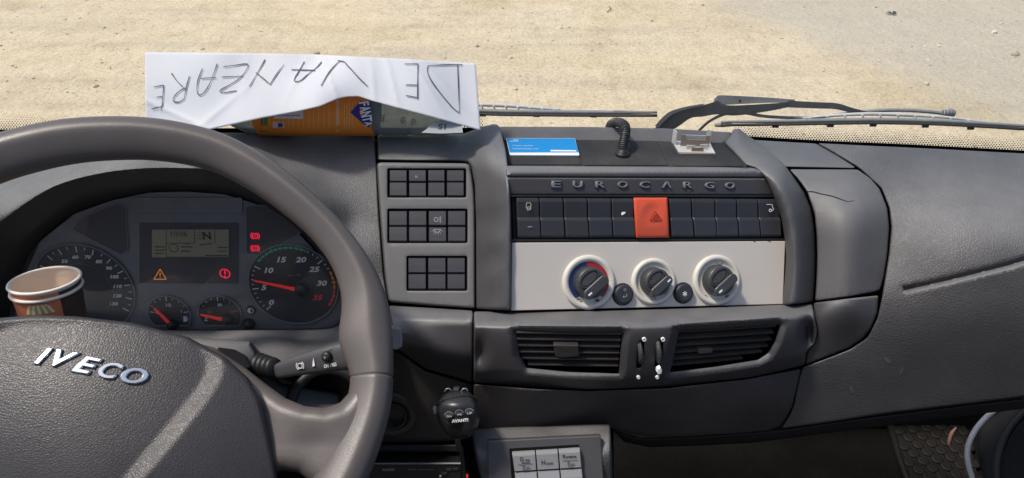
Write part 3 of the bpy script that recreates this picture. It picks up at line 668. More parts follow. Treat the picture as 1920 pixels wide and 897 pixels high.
    panel('driver_knee_panel', [(520, 700), (640, 690), (736, 653), (757, 667), (797, 695), (850, 710), (886, 721), (886, 800), (870, 822), (840, 829), (700, 832), (520, 832)], tps([(520, 700, .77), (735, 655, .765), (885, 725, .755), (885, 820, .80), (520, 830, .82), (700, 830, .81), (800, 760, .775)]), M['grain2'], t, bev=6, bd=.006, skirt=.05, step=14)
    pk = Pl(736, 780, .785, 0, -20)
    c = pk.loc(0, 0, 0); lathe('socket_ring', c, pk.n, [(.0165, -.004), (.0165, .002), (.0145, .0035), (.0125, .002), (.0115, -.012), (.0, -.012)], M['black'], t, cap=False)
    lathe('socket_flange', c, pk.n, [(.027, -.004), (.026, .0), (.018, .001), (.017, -.006)], M['trimd'], t, cap=False)
PC = Pl(350, 500, .80, 0, -24)
build_dash()

# ------------------------------------------------------------------ instrument cluster
def build_cluster():
    t = thing('instrument_cluster', 'dusty instrument cluster with two round dials and small display behind the wheel', 'instrument cluster', PC.at(350, 612, -.02))
    mf = mat('cluster face', (.19, .186, .195), .42, .5, var=.18, vscale=40, dust=.10)
    md = mat('dial face', (.042, .042, .047), .45, .5, var=.15, dust=.05)
    ms = mat('smoked window', (.085, .078, .08), .35, .5, var=.15, dust=.05)
    mg = mat('green print', (.05, .50, .28), .5); mo = mat('amber print', (.85, .34, .06), .5); mrp = mat('bright red print', (.90, .07, .08), .5)
    mn = mat('needle red', (.80, .045, .035), .4, emit=((1, .05, .04), .12)); mring = mat('bezel line', (.24, .24, .26), .35)
    mled = mat('lit red lamp', (.7, .02, .06), .5, emit=((1, .02, .06), .55)); mamb = mat('lit amber lamp', (.6, .2, .03), .5, emit=((1, .3, .03), .30))
    px = PC.xy; k = .80/FPX
    out = [(28, 622), (32, 560), (52, 505), (75, 453), (140, 401), (211, 376), (281, 361.5), (351, 360), (421, 365), (480, 383), (548, 425), (608, 490), (644, 560), (643, 592), (626, 614), (560, 622), (200, 622)]
    panel('face_plate', out, PC.depth, mf, t, bev=3, bd=.001, skirt=.01, step=20)
    def sunk(name, pts, m, rim=True, depth=.0012):
        xy = chaikin(densify(np.array([px(*p) for p in pts]), .004), 2)
        o = slab2(name, xy, PC, .0002, .0009, m, t, b=.0003)
        if rim:
            n = len(xy); decal('edge_line', [bar(xy[i], xy[(i+1) % n], .0007) for i in range(n)], PC, .0009, mring, o, th=.0006)
        return o
    sunk('upper_slot', quad(246, 371, 454, 401), mf)
    sunk('telltale_window', [(136, 429), (154, 406), (220, 383), (237, 387), (241, 467), (229, 478)], ms)
    sunk('telltale_window', [(462, 386), (490, 384), (548, 400), (566, 430), (560, 440), (485, 479), (463, 475)], ms)
    sunk('display_surround', quad(262, 418, 447, 531), ms, rim=False)
    ml = mat('lcd glass', (.21, .195, .14), .35, .5, var=.08, dust=.05, emit=((.45, .42, .30), .03))
    d = slab('display', quad(286, 430, 430, 482), PC, .0006, .0018, ml, t, b=.0003)
    ink = mat('lcd ink', (.075, .068, .045), .4); h = .0018
    text('clock_digits', '10:06', PC, 337, 437.5, 11, ink, d, h=h, bold=.01)
    text('gear_letter', 'N', PC, 389, 441, 16, mat('lcd ink dark', (.03, .028, .02), .4), d, h=h, bold=.03)
    decal('display_lines', pxbars(PC, [((313, 430), (313, 482)), ((366, 430), (366, 455)), ((313, 455), (366, 455)), ((404, 430), (404, 456)), ((313, 481), (430, 481)), ((370, 436), (380, 436)), ((372, 441), (380, 441)), ((370, 446), (380, 446))], .0006), PC, h, ink, d)
    decal('display_symbols', ring(px(327, 464), .0050, .0042) + pxbars(PC, [((292, 462), (310, 462)), ((292, 468), (312, 468)), ((341, 462), (362, 462)), ((348, 456), (356, 456)), ((341, 470), (358, 470)), ((376, 458), (398, 456)), ((409, 463), (428, 463)), ((409, 470), (426, 470)), ((386, 478), (428, 478)), ((292, 474), (308, 474))], .0012), PC, h, ink, d)
    # dials
    def dial(name, cu, cv, R, clip=None):
        c = px(cu, cv); pts = circ(c, R, 64)
        if clip is not None: pts = [(x, max(y, c[1]-clip)) for x, y in pts]
        o = slab2(name, pts, PC, .0002, .0016, md, t, b=.0004)
        n = len(pts); decal('bezel', [bar(pts[i], pts[(i+1) % n], .0011) for i in range(n)], PC, .0016, mring, o, th=.0012)
        return o, np.array(c)
    def pol(c, r, a): return (c[0]+r*math.cos(math.radians(a)), c[1]+r*math.sin(math.radians(a)))
    def needle(o, a, b, w0, w1, cap, lift=.006):
        pa, pb = np.array(px(*a)), np.array(px(*b)); s = (pb-pa)/np.linalg.norm(pb-pa); q = np.array([-s[1], s[0]])
        slab2('needle', [pa-q*w0, pb-q*w1, pb+q*w1, pa+q*w0], PC, lift, lift+.0012, mn, o, b=.0004)
        lathe('needle_cap', PC.loc(*(pa-s*.004), .0016), PC.n, [(cap, 0), (cap, lift*.9), (cap*.8, lift+.002), (0.0005, lift+.0025)], M['black'], o, seg=28)
    o, c = dial('rev_counter', 551, 533, .0485); h = .0017
    A = lambda n: 223-255/35*n
    decal('tick_marks', [bar(pol(c, .0385, A(n)), pol(c, .0455, A(n)), .0011) for n in (0, 5, 10, 25)] + [bar(pol(c, .043, A(n)), pol(c, .0455, A(n)), .0007) for n in list(range(1, 5))+list(range(6, 10))+[22, 23, 24, 26, 27]], PC, h, M['white'], o)
    def arc(nm, a, b, m):
        P = []
        n = a
        while n < b: P += ring(c, .0455, .0432, A(n), A(min(n+.78, b)), 60); n += 1
        decal(nm, P, PC, h, m, o)
    arc('green_arc', 11.3, 21.6, mg); arc('amber_arc', 27.7, 31.6, mo); arc('red_arc', 31.7, 35.6, mrp)
    decal('green_ticks', [bar(pol(c, .0425, A(n)), pol(c, .0475, A(n)), .0009) for n in (15, 20)], PC, h, mg, o)
    decal('amber_ticks', [bar(pol(c, .041, A(30)), pol(c, .0475, A(30)), .0009)], PC, h, mo, o)
    for s, u, v in (('0', 510, 566), ('5', 496, 538), ('10', 505, 506), ('15', 529, 486), ('20', 565, 486), ('25', 590, 504), ('30', 604, 530)):
        text('numeral', s, PC, u, v, 11.5, M['white'], o, h=h, shear=.3, bold=.035, wide=1.25)
    text('numeral', '35', PC, 596.5, 557, 11.5, mrp, o, h=h, shear=.3, bold=.035, wide=1.25)
    text('unit_text', 'rpm x 100', PC, 552, 515.5, 5.5, M['greyp'], o, h=h)
    needle(o, (561, 538.5), (480, 521.5), .0022, .0009, .0075)
    o, c = dial('speedometer', 161, 540, .0535)
    nums = [('50', 122.7, 489), ('60', 143, 481), ('70', 166, 481), ('80', 187, 489.5), ('90', 206, 502), ('100', 216, 518), ('110', 222, 536), ('120', 221.5, 553.5), ('130', 214.5, 568.5)]
    for s, u, v in nums: text('numeral', s, PC, u, v, 7.5, M['white'], o, h=h, shear=.3, bold=.035, wide=1.2)
    angs = [128, 110.5, 88, 67, 45, 25, 5, -15, -34]
    decal('tick_marks', [bar(pol(c, .0435, a), pol(c, .0505, a), .0010) for a in angs] + [bar(pol(c, .047, (a+b)/2), pol(c, .0502, (a+b)/2), .0007) for a, b in zip(angs[:-1], angs[1:])] + [bar(pol(c, .0435, 146), pol(c, .0505, 146), .001)], PC, h, M['white'], o)
    decal('inner_scale', ring(c, .0305, .0298, -60, 140, 60) + [bar(pol(c, .028, a), pol(c, .0305, a), .0007) for a in (120, 95, 70, 45)], PC, h, M['dimp'], o)
    o, c = dial('fuel_gauge', 319, 588, .0232, clip=.0145)
    decal('tick_marks', [bar(pol(c, .0165, a), pol(c, .0215, a), .0008) for a in (172, 90, 8)] + [bar(pol(c, .019, a), pol(c, .0212, a), .0006) for a in (150, 130, 110, 70, 50, 30)], PC, h, M['white'], o)
    text('numeral', '0', PC, 295, 585, 6, M['white'], o, h=h, bold=.02); text('numeral', '1/2', PC, 317.5, 571, 6.5, M['white'], o, h=h, bold=.02); text('numeral', '1', PC, 341, 583, 5, M['white'], o, h=h, bold=.02)
    decal('pump_symbol', [[px(345, 592), px(351, 592), px(351, 602), px(345, 602)]] + pxbars(PC, [((353, 594), (353, 601))], .0008), PC, h, M['white'], o)
    needle(o, (322, 601), (294, 573), .0020, .0012, .0055)
    o, c = dial('temperature_gauge', 414, 588, .0236, clip=.0145)
    decal('tick_marks', [bar(pol(c, .0165, a), pol(c, .0215, a), .0008) for a in (90,)] + [bar(pol(c, .019, a), pol(c, .0212, a), .0006) for a in (150, 130, 110, 70, 50)], PC, h, M['white'], o)
    decal('red_tick', [bar(pol(c, .0165, 12), pol(c, .0215, 12), .0009)], PC, h, mrp, o)
    text('numeral', '50', PC, 394, 584, 5.5, M['greyp'], o, h=h); text('numeral', '80', PC, 413, 570.5, 6, M['white'], o, h=h, bold=.02); text('numeral', '130', PC, 435, 583, 5.5, M['greyp'], o, h=h)
    decal('thermometer_symbol', pxbars(PC, [((387, 592), (387, 600)), ((384, 600), (391, 600)), ((387, 593), (391, 593)), ((387, 596), (391, 596))], .0008), PC, h, M['white'], o)
    needle(o, (422, 594), (380, 585), .0021, .0012, .0055)
    # lamps
    def tri(u, v, s, w, m, nm):
        P = [np.array(px(u, v-s)), np.array(px(u+s*1.05, v+s*.75)), np.array(px(u-s*1.05, v+s*.75))]
        decal(nm, [bar(P[i], P[(i+1) % 3], w) for i in range(3)] + pxbars(PC, [((u, v-s*.35), (u, v+s*.2)), ((u, v+s*.38), (u, v+s*.52))], w*1.1), PC, .001, m, t)
    tri(301, 515, 11, .0009, mamb, 'warning_triangle')
    decal('stop_lamp', ring(px(422.5, 512.5), .0058, .0046) + pxbars(PC, [((422.5, 506.5), (422.5, 514)), ((422.5, 516.5), (422.5, 519))], .0014), PC, .001, mled, t)
    for v in (442, 465):
        c = px(479, v)
        decal('brake_lamp', ring(c, .0033, .0022) + ring(c, .0050, .0040, -55, 55) + ring(c, .0050, .0040, 125, 235) + [bar((c[0], c[1]-.0012), (c[0], c[1]+.0014), .0010)], PC, .001, mled, t)
    decal('outline_lamp', ring(px(258, 585), .0046, .0040), PC, .0005, mring, t)
    lathe('dimmer_knob', PC.at(471, 581), PC.n, [(.0056, 0), (.0052, .002), (.0045, .0026)], M['switch'], t, seg=24)
    c = px(471, 581); decal('dimmer_symbol', ring(c, .0034, .0028) + [[(c[0], c[1]-.003), (c[0], c[1]+.003)] + [(c[0]-.003*math.sin(a), c[1]+.003*math.cos(a)) for a in np.linspace(.3, 2.84, 8)]], PC, .0026, M['white'], t)
    lathe('reset_button', PC.at(468, 606), PC.n, [(.0065, 0), (.0062, .004), (.0042, .008), (.002, .009)], M['black'], t, seg=24)
    m = bpy.data.materials.new('cluster lens'); m.use_nodes = True; n = m.node_tree; n.nodes.clear()
    o_ = n.nodes.new('ShaderNodeOutputMaterial'); mx = n.nodes.new('ShaderNodeMixShader'); tr = n.nodes.new('ShaderNodeBsdfTransparent'); gl = n.nodes.new('ShaderNodeBsdfGlossy'); fr = n.nodes.new('ShaderNodeFresnel')
    tr.inputs[0].default_value = (.98, .98, .98, 1); gl.inputs['Roughness'].default_value = .06; fr.inputs[0].default_value = 1.4
    n.links.new(fr.outputs[0], mx.inputs[0]); n.links.new(tr.outputs[0], mx.inputs[1]); n.links.new(gl.outputs[0], mx.inputs[2]); n.links.new(film(m, n, mx.outputs[0], (.01, .07), (.6, .57, .54), 60), o_.inputs[0])
    xy = chaikin(np.array([px(*p) for p in out]), 2); V = [PC.loc(x, y, .012) for x, y in xy]
    mk('lens', V, [tuple(range(len(V)))], m, t)
build_cluster()
# ------------------------------------------------------------------ steering wheel
PW = Pl(185.7, 699.3, .5736, n=(.1962, -.5276, .8265))
def build_wheel():
    t = thing('steering_wheel', 'worn grey leather steering wheel with chrome lettering on its hub', 'steering wheel', PW.loc(0, 0, -.06))
    OUT = [(0, 254), (47, 242), (94, 232), (154, 225), (211, 223), (281, 225), (328, 231), (389, 245), (435, 261), (489, 291), (534, 322), (578, 358), (623, 400), (668, 452), (700, 500), (719, 540), (730, 582), (735.5, 625), (737, 665), (737.5, 700), (736, 740), (729, 785), (715, 831), (697, 883), (680, 920)]
    INN = [(0, 338), (70, 317), (140, 302), (211, 296), (281, 296), (328, 301), (398, 317), (444, 340), (489, 367), (534, 401), (578, 439), (614, 483), (630, 515), (640, 550), (641, 580), (634, 618), (634, 640), (644, 670), (658, 698), (656, 725), (645, 770), (620, 830), (590, 890)]
    def pol(L):
        q = np.array([PW.xy(*p) for p in L]); a = np.unwrap(np.arctan2(q[:, 1], q[:, 0])); r = np.hypot(q[:, 0], q[:, 1]); i = np.argsort(a); return a[i], r[i]
    ao, ro = pol(OUT); ai, ri = pol(INN)
    n = 220; ph = np.linspace(-math.pi, math.pi, n, endpoint=False)
    lo, hi = ao[0], ao[-1]; span = 2*math.pi
    def ev(a, r, p):
        A = np.concatenate([a-span, a, a+span]); Rr = np.concatenate([r, r, r]); return np.interp(p, A, Rr)
    Ro = ev(ao, ro, ph); Ri = ev(ai, ri, ph)
    ker = np.array([1, 2, 3, 2, 1])/9.
    sm = lambda x: np.convolve(np.concatenate([x[-2:], x, x[:2]]), ker, 'valid')
    Ro, Ri = sm(Ro), sm(Ri)
    js = PW.xy(700, 708); pj = math.atan2(js[1], js[0])
    sec = catmull([(1, 0), (.93, .42), (.66, .80), (.22, 1.0), (-.22, .82), (-.75, .42), (-1, -.02), (-.85, -.6), (0, -.98), (.85, -.62)], 3, closed=True)
    loops = []
    phs = np.sort(np.concatenate([ph, pj+np.array([-.012, -.007, -.003, 0, .003, .007, .012])]))
    for p in phs:
        a, b = np.interp(p, ph, Ro), np.interp(p, ph, Ri); mid, w = (a+b)/2, (a-b)/2
        g = 1-.055*math.exp(-((p-pj)/.004)**2)
        e = PW.ex*math.cos(p)+PW.ey*math.sin(p)
        loops.append([PW.o+e*(mid+w*g*x)+PW.n*(.0155*g*y) for x, y in sec])
    loops.append(loops[0]); loft('rim', [l[::-1] for l in loops], M['rim'], t)
    # right spoke, moulded into the rim
    s0 = lambda u, v: PW.depth(u, v)
    def sd(u, v):
        u = np.asarray(u, float); v = np.asarray(v, float)
        k = np.clip((u-430)/190, 0, 1); k = k*k*(3-2*k)
        hh = -.010 + .020*k - .006*np.exp(-((u-585)/50)**2)*np.clip((v-770)/60, 0, 1)
        return s0(u, v) - hh
    panel('spoke', [(300, 640), (353, 640), (400, 652), (460, 691), (498, 721), (535, 748), (573, 763), (610, 766), (638, 756), (654, 738), (664, 712), (690, 712), (704, 770), (694, 830), (672, 900), (655, 960), (608, 960), (600, 930), (585, 905), (560, 886), (530, 882), (508, 892), (500, 960), (300, 960)], sd, M['rim'], t, bev=30, bd=.013, skirt=.012, step=10, label='right-hand spoke running from hub to rim')
    # left spoke, mirrored about the hub
    V = []
    pts = []
    for (u, v) in [(60, 740), (-60, 760), (-160, 770), (-260, 740), (-300, 800), (-240, 900), (-100, 960), (60, 960)]: pts.append((u, v))
    panel('spoke', pts, lambda u, v: s0(u, v)+.006, M['rim'], t, bev=22, bd=.012, skirt=.012, step=20)
    # hub cover with raised shield and slanted facet
    shield = chaikin(densify([(-70, 690), (-40, 640), (20, 612), (60, 606), (140, 607), (240, 618), (330, 638), (375, 655), (389, 675), (386, 700), (370, 728), (310, 803), (230, 897), (170, 975), (-120, 975), (-100, 800)], 14), 2)
    def hub(u, v):
        u = np.asarray(u, float); v = np.asarray(v, float); X = np.stack([u.ravel(), v.ravel()], 1)
        ins = inside(X, shield); d = dist(X, shield); sgn = np.where(ins, 0, d).reshape(u.shape)
        q = np.clip(sgn/30, 0, 1)
        bulge = .030*np.clip(1-((u-190)/360)**2*.8-((v-780)/260)**2*.55, 0, 1)
        return PW.depth(u, v) + .012 - bulge - .006*q
    panel('hub_cover', [(-130, 700), (-105, 645), (-60, 612), (0, 597), (70, 592), (141, 594), (247, 606), (353, 633), (424, 672), (466, 710), (487, 750), (502, 810), (516, 873), (530, 960), (530, 985), (-170, 985), (-160, 800)], hub, M['hub'], t, bev=10, bd=.007, skirt=.03, step=8)
    ch = mat('chrome letter', (.55, .58, .60), .2, .5, metal=1.0)
    hx = float(hub(np.array(170.), np.array(688.)))
    PH = Pl(170, 688, hx, n=(.20, -.60, .78))
    # each letter placed on the hub on its own
    for s, u, v, w in (('I', 83, 669, 23), ('V', 122, 675, 47), ('E', 164, 686, 47), ('C', 208, 696, 42), ('O', 253, 706, 48)):
        hd_ = float(hub(np.array(float(u)), np.array(float(v)))); e = 6.0
        nx = [float(hub(np.array(float(u+du)), np.array(float(v+dv)))) for du, dv in ((e, 0), (-e, 0), (0, e), (0, -e))]
        a = Wp(u+e, v, nx[0])-Wp(u-e, v, nx[1]); b = Wp(u, v-e, nx[3])-Wp(u, v+e, nx[2]); nn = np.cross(a, b); nn /= np.linalg.norm(nn)
        pl = Pl(u, v, hd_, n=nn)
        text('letter', s, pl, u, v, 35, ch, t, h=-.0015, ext=.0036, rot=-9, shear=.28, bold=.01, wpx=w, bev=.045)
build_wheel()

def build_column():
    t = thing('steering_column', 'dark plastic steering column shroud behind the wheel hub', 'steering column', Wp(420, 720, .68))
    panel('shroud', [(300, 632), (360, 634), (420, 637), (470, 641), (482, 662), (486, 690), (530, 720), (640, 738), (640, 800), (300, 800)], tps([(300, 632, .72), (470, 641, .70), (482, 665, .695), (520, 720, .70), (640, 760, .72), (400, 700, .66)]), M['trimd'], t, bev=8, bd=.008, skirt=.06, step=14)
    panel('shroud_cap', [(408, 652), (440, 656), (462, 668), (470, 690), (440, 690), (410, 672)], tps([(408, 652, .672), (470, 690, .666), (440, 690, .655)]), M['black'], t, bev=4, bd=.003)
    c = Wp(615, 762, .70); lathe('lower_collar', c, np.array([.1, -.75, .65]), [(.040, -.03), (.040, 0), (.036, .006), (.030, .004), (.030, -.03)], M['black'], t, cap=False)
    for k in range(4):
        p = Wp(488+k*8, 684+k*1.5, .684-k*.003); lathe('boot_fold', p, Wp(560, 690, .66)-Wp(480, 690, .69), [(.008, -.003), (.0108-.0006*k, 0), (.008, .003)], M['black'], t, seg=24)
    # thin grey lever showing right of the rim
    s = thing('indicator_lever', 'small grey lever end poking out right of the wheel rim', 'lever', Wp(748, 636, .69))
    pl = Pl(748, 636, .69, 10, -5)
    slab('lever_blade', [(718, 619), (739, 612), (752, 616), (755, 634), (754, 650), (744, 656), (718, 650)], pl, -.008, .003, mat('grey lever', (.17, .18, .185), .42, var=.15, dust=.05), s, b=.002, rnd=.003, smooth=False)
    # retarder / cruise stalk
    t = thing('control_stalk', 'grey stalk with printed symbols between column and wheel rim', 'stalk', Wp(590, 680, .66))
    A = [(517, 697, .676, 12.5), (526, 694.5, .673, 15), (560, 685, .668, 19.5), (600, 676, .662, 23.5), (640, 668, .656, 27), (672, 662, .652, 29), (690, 659, .65, 24)]
    loops = []
    ax = Wp(690, 655, .655)-Wp(517, 699, .676); ax /= np.linalg.norm(ax); nv = -Fv - ax*(-Fv).dot(ax); nv /= np.linalg.norm(nv); up = np.cross(nv, ax); up = up if up.dot(Uv) > 0 else -up
    for u, v, d, hp in A:
        c = Wp(u, v, d); r = hp*d/FPX; L = []
        for q in range(28):
            a = 2*math.pi*q/28; ca, sa = math.cos(a), math.sin(a)
            L.append(c + up*r*math.copysign(abs(sa)**.75, sa) + nv*r*.62*math.copysign(abs(ca)**.75, ca))
        loops.append(L)
    loft('stalk_body', loops, mat('stalk grey', (.062, .062, .066), .40, .5, var=.12, dust=.04), t, caps=True)
    sa_ = Wp(560, 685, .668)+nv*(19.5*.668/FPX*.62); sb_ = Wp(640, 668, .656)+nv*(27*.656/FPX*.62); tv = sb_-sa_; tv /= np.linalg.norm(tv); nn_ = np.cross(tv, up); nn_ = nn_ if nn_.dot(-Fv) > 0 else -nn_; pl = Pl(600, 676, .6555, n=nn_); pl.o = (sa_+sb_)/2 + nn_*.0004
    rot = 14
    c = pl.xy(563.5, 686); ms = M['greyp']
    decal('brake_symbol', ring(c, .0026, .0020) + ring(c, .0042, .0036, -50+rot, 50+rot) + ring(c, .0042, .0036, 130+rot, 230+rot), pl, .0003, M['white'], t, th=.0006)
    decal('wedge_symbol', [[pl.xy(588.5, 670), pl.xy(591.5, 686), pl.xy(586.5, 687)]], pl, .0003, M['white'], t, th=.0006)
    text('stalk_text', 'OFF / RES', pl, 620, 685, 6.5, M['white'], t, h=.0003, ext=.0006, rot=rot, wpx=27)
    text('stalk_text', '-/+', pl, 616, 653.5, 5, M['greyp'], t, h=.0001, ext=.0006, rot=rot, wpx=12)
    o = pl.at(614, 668.5); lathe('stalk_button', o, pl.n, [(.0047, -.003), (.0047, .002), (.0040, .0036), (.0025, .0042), (0.0003, .0043)], M['black'], t, seg=24, rfun=lambda a: 1+.06*math.cos(12*a))
    decal('button_cross', [bar((c0[0]-.0016, c0[1]), (c0[0]+.0016, c0[1]), .0005) for c0 in [pl.xy(614, 668.5)]] + [bar((c0[0], c0[1]-.0016), (c0[0], c0[1]+.0016), .0005) for c0 in [pl.xy(614, 668.5)]], pl, .0044, M['greyp'], t)
build_column()

# ------------------------------------------------------------------ rockers
def rocker(name, pl, TL, TR, BR, BL, prof, m, parent, base=-.008, b=.0006):
    """key with a moulded vertical profile; corners in pixels on its plane"""
    A = [np.array(pl.xy(*p)) for p in (TL, TR, BR, BL)]; V = []; n = len(prof); cols = (0, .03, .97, 1)
    for s, h in prof:
        l = A[0]+(A[3]-A[0])*s; r = A[1]+(A[2]-A[1])*s
        V.append(pl.loc(*l, base))
        for c in cols:
            p = l+(r-l)*c; V.append(pl.loc(*p, h-(b if c in (0, 1) else 0)))
        V.append(pl.loc(*r, base))
    k = len(cols)+2; F = []
    for i in range(n-1):
        for j in range(k-1): F.append((i*k+j, (i+1)*k+j, (i+1)*k+j+1, i*k+j+1))
    F.append(tuple(j for j in range(k))); F.append(tuple((n-1)*k+j for j in reversed(range(k))))
    return mk(name, V, F, m, parent)
KEYT = [(0, 0), (.06, .0018), (.5, .0016), (.94, .0012), (1, 0)]
ROCK = [(0, .001), (.03, .0032), (.10, .0036), (.44, .0012), (.49, .0008), (.54, .0026), (.58, .0030), (.95, .0026), (1, .0010)]

# ------------------------------------------------------------------ switch panel right of the wheel
PS = Pl(800, 440, .764, 0, 15)
def build_switch_panel():
    t = thing('switch_panel', 'grey panel with three rows of black push switches beside the wheel', 'switch panel', PS.at(810, 575, -.02))
    wells = [quad(727, 317, 873.5, 370.5), quad(727, 392.5, 876, 456), quad(763, 481, 875.5, 545.5)]
    panel('panel_frame', [(707, 309), (713, 305.5), (875, 307.5), (881, 312), (886, 340), (889, 370), (890, 415), (890.5, 578.5), (810, 573), (733, 566.5), (728.5, 562), (722, 517), (712, 390)], PS.depth, M['trim'], t, bev=5, bd=.003, skirt=.02, holes=wells, hbev=1.6, hskirt=.010, step=7)
    rows = [(((731, 763), (767, 799), (803, 834), (838, 870)), (319.5, 341, 342.5, 368.5)), (((730, 763.5), (767, 800), (804, 837), (840, 873)), (396, 424, 425.5, 453.5)), (((766, 799), (803, 836), (839, 872)), (484, 512.5, 514, 543))]
    for w in wells: slab('well', [(w[0][0]-3, w[0][1]-3), (w[1][0]+3, w[1][1]-3), (w[2][0]+3, w[2][1]+3), (w[3][0]-3, w[3][1]+3)], PS, -.012, -.008, M['void'], t, b=0)
    keys = {}
    for r, (cols, (a, b, c, d)) in enumerate(rows):
        for k, (x0, x1) in enumerate(cols):
            for h, (v0, v1) in enumerate(((a, b), (c, d))):
                dz = -.0012 if (r, k, h) in ((0, 1, 1), (1, 2, 1)) else rng.uniform(-.0003, .0003)
                keys[r, k, h] = rocker('switch_key', PS, (x0, v0), (x1, v0), (x1, v1), (x0, v1), [(s, z+dz) for s, z in KEYT], M['switch'], t)
    text('symbol', 'BL', PS, 782, 333, 4.5, M['greyp'], keys[0, 1, 0], h=.0018)
    o = keys[1, 2, 0]; c = PS.xy(818, 413); decal('fog_lamp_symbol', ring(c, .0024, .0018) + pxbars(PS, [((823, 409), (828, 409)), ((823, 413), (828, 413)), ((823, 417), (828, 417)), ((826, 407), (826, 420))], .0004), PS, .0018, M['greyp'], o)
    o = keys[1, 2, 1]; c = np.array(PS.xy(820, 431)); decal('lamp_symbol', ring(c, .0036, .0028, 180, 360) + [bar(c+.0042*np.array([math.cos(a), math.sin(a)]), c+.006*np.array([math.cos(a), math.sin(a)]), .0005) for a in np.radians([200, 230, 255, 285, 310, 340])] + [bar(c-[.0038, 0], c+[.0038, 0], .0006)], PS, .0008, M['greyp'], o)
build_switch_panel()

# ------------------------------------------------------------------ centre console
PF = Pl(1212, 450, .75, 12, 0)
def build_console():
    t = thing('centre_console', 'raised centre console with open top tray and row of rocker switches', 'console', PF.at(1212, 585, -.03))
    fl = PF.depth
    slab('backplate', [(948, 330), (1440, 333), (1480, 452), (1470, 578), (950, 588)], PF, -.03, -.0085, M['void'], t, b=0)
    panel('left_cheek', [(709, 254), (790, 253.5), (868, 252), (885, 246), (905, 238), (925, 233.5), (934, 235), (940, 250), (948, 285), (953, 331), (957, 380), (958, 450), (957.5, 582), (925, 580.5), (894, 579), (893.5, 415), (891, 347), (884, 314), (878, 304), (866, 302), (709, 300)],
          tps([(709, 275, .828), (760, 275, .826), (760, 253, .852), (760, 300, .80), (893, 497, .752), (925, 515, .719), (957, 515, .714), (940, 450, .716), (940, 580, .715), (709, 253, .852), (790, 253, .852), (868, 252, .85), (905, 240, .84), (934, 237, .832), (945, 270, .80), (953, 331, .722), (953, 312, .738), (957, 380, .715), (957, 450, .714), (957, 582, .714), (879, 309, .79), (888, 347, .776), (893, 415, .762), (893, 578, .744), (709, 300, .802), (800, 300, .796), (925, 330, .745), (925, 380, .727), (925, 450, .72), (925, 580, .718), (915, 275, .79), (840, 275, .822)]), M['trim'], t, bev=6, bd=.005, skirt=.02, step=10)
    panel('right_cheek', [(1371, 252), (1376, 243), (1386, 242), (1398, 252), (1418, 266), (1445, 287), (1470, 309), (1488, 333), (1508, 363), (1520, 392), (1526, 430), (1528, 480), (1527, 520), (1524, 565), (1495, 569), (1468, 572), (1472, 520), (1474.5, 480), (1472.5, 452), (1466, 410), (1451, 367), (1436, 334), (1416, 315), (1398, 310), (1382, 292), (1358, 268)],
          (lambda g: (lambda u, v: g(v, u)))(ribs([238, 268, 312, 340, 367, 410, 452, 500, 575], [[(1366, .852), (1380, .846), (1392, .852)], [(1358, .833), (1388, .822), (1420, .842)], [(1398, .790), (1436, .782), (1474, .812)], [(1439, .774), (1458, .767), (1494, .803)], [(1451, .772), (1469, .762), (1511, .796)], [(1466, .774), (1481, .759), (1525, .789)], [(1472, .776), (1487, .758), (1529, .786)], [(1474, .776), (1489, .757), (1529, .783)], [(1466, .773), (1484, .755), (1525, .776)]])), M['trim'], t, bev=5, bd=.003, skirt=.02, step=8)
    # tray floor, rear wall, front lip
    mfz = mat('tray liner', (.034, .034, .035), .85, .25, bump=('noise', 700, .9, .0012), var=.25, vscale=120, dust=.12)
    tf = tps([(949, 264, .838), (1357, 268, .838), (952, 312, .782), (1398, 316, .782)])
    fl_ = panel('tray_floor', [(940, 262), (1362, 266), (1404, 318), (946, 316)], lambda u, v: tf(u, v)+.001, mfz, t, bev=3, bd=.001, step=16)
    for nm, pts in (('liner_mat', [(951, 266), (1078, 266), (1090, 309), (954, 309)]), ('liner_mat', [(1082, 266), (1231, 266), (1252, 310), (1096, 310)]), ('liner_mat', [(1246, 268), (1354, 270), (1394, 312), (1262, 311)])):
        panel(nm, pts, lambda u, v: tf(u, v)-.0016, mfz, t, bev=2.5, bd=.002, skirt=.004, step=12, L=5)
    panel('tray_rear_wall', [(933, 238.5), (1100, 239), (1250, 242), (1372, 249), (1366, 262), (1356, 270), (1150, 266), (946, 266)], tps([(933, 238, .846), (1372, 249, .846), (946, 266, .837), (1356, 270, .837), (1150, 252, .848)]), M['trimd'], t, bev=3, bd=.003, skirt=.012, step=10)
    panel('tray_front_lip', [(949, 312), (1396, 315), (1416, 316), (1428, 322), (1437, 333), (950, 331.5)], lambda u, v: fl(u, v)+.002+.018*np.clip((322-v)/10, 0, 1)**1.6, M['trim'], t, bev=4, bd=.003, skirt=.012, step=5)
    band = panel('name_band', [(951, 333), (1437, 335), (1446, 352), (1450, 366), (952, 365)], lambda u, v: fl(u, v)+.003, M['trimd'], t, bev=3, bd=.002, skirt=.008, step=6)
    ml = mat('embossed letter', (.16, .16, .17), .34, .5)
    for s, u, v in zip('EUROCARGO', (1044, 1084.5, 1126.5, 1168.5, 1210, 1251, 1291, 1332, 1370), (345.3, 345.6, 346, 346, 346.3, 346.6, 347, 347.4, 347.8)):
        text('letter', 'Λ' if s == 'A' else s, PF, u, v, 12.5, ml, band, h=-.0042, ext=.0036, shear=.05, bold=.0, wpx=20, bev=.03)
    # switch row
    sw = slab('switch_bezel', [(963, 367), (1453, 368), (1467, 449), (966, 451)], PF, -.0084, -.0075, M['black'], t, b=0)
    fr = [[(957, 366), (1455, 366.5), (1455.5, 370), (957, 369.5)], [(959, 449), (1470, 447.5), (1470.5, 451.5), (959, 453.5)]]
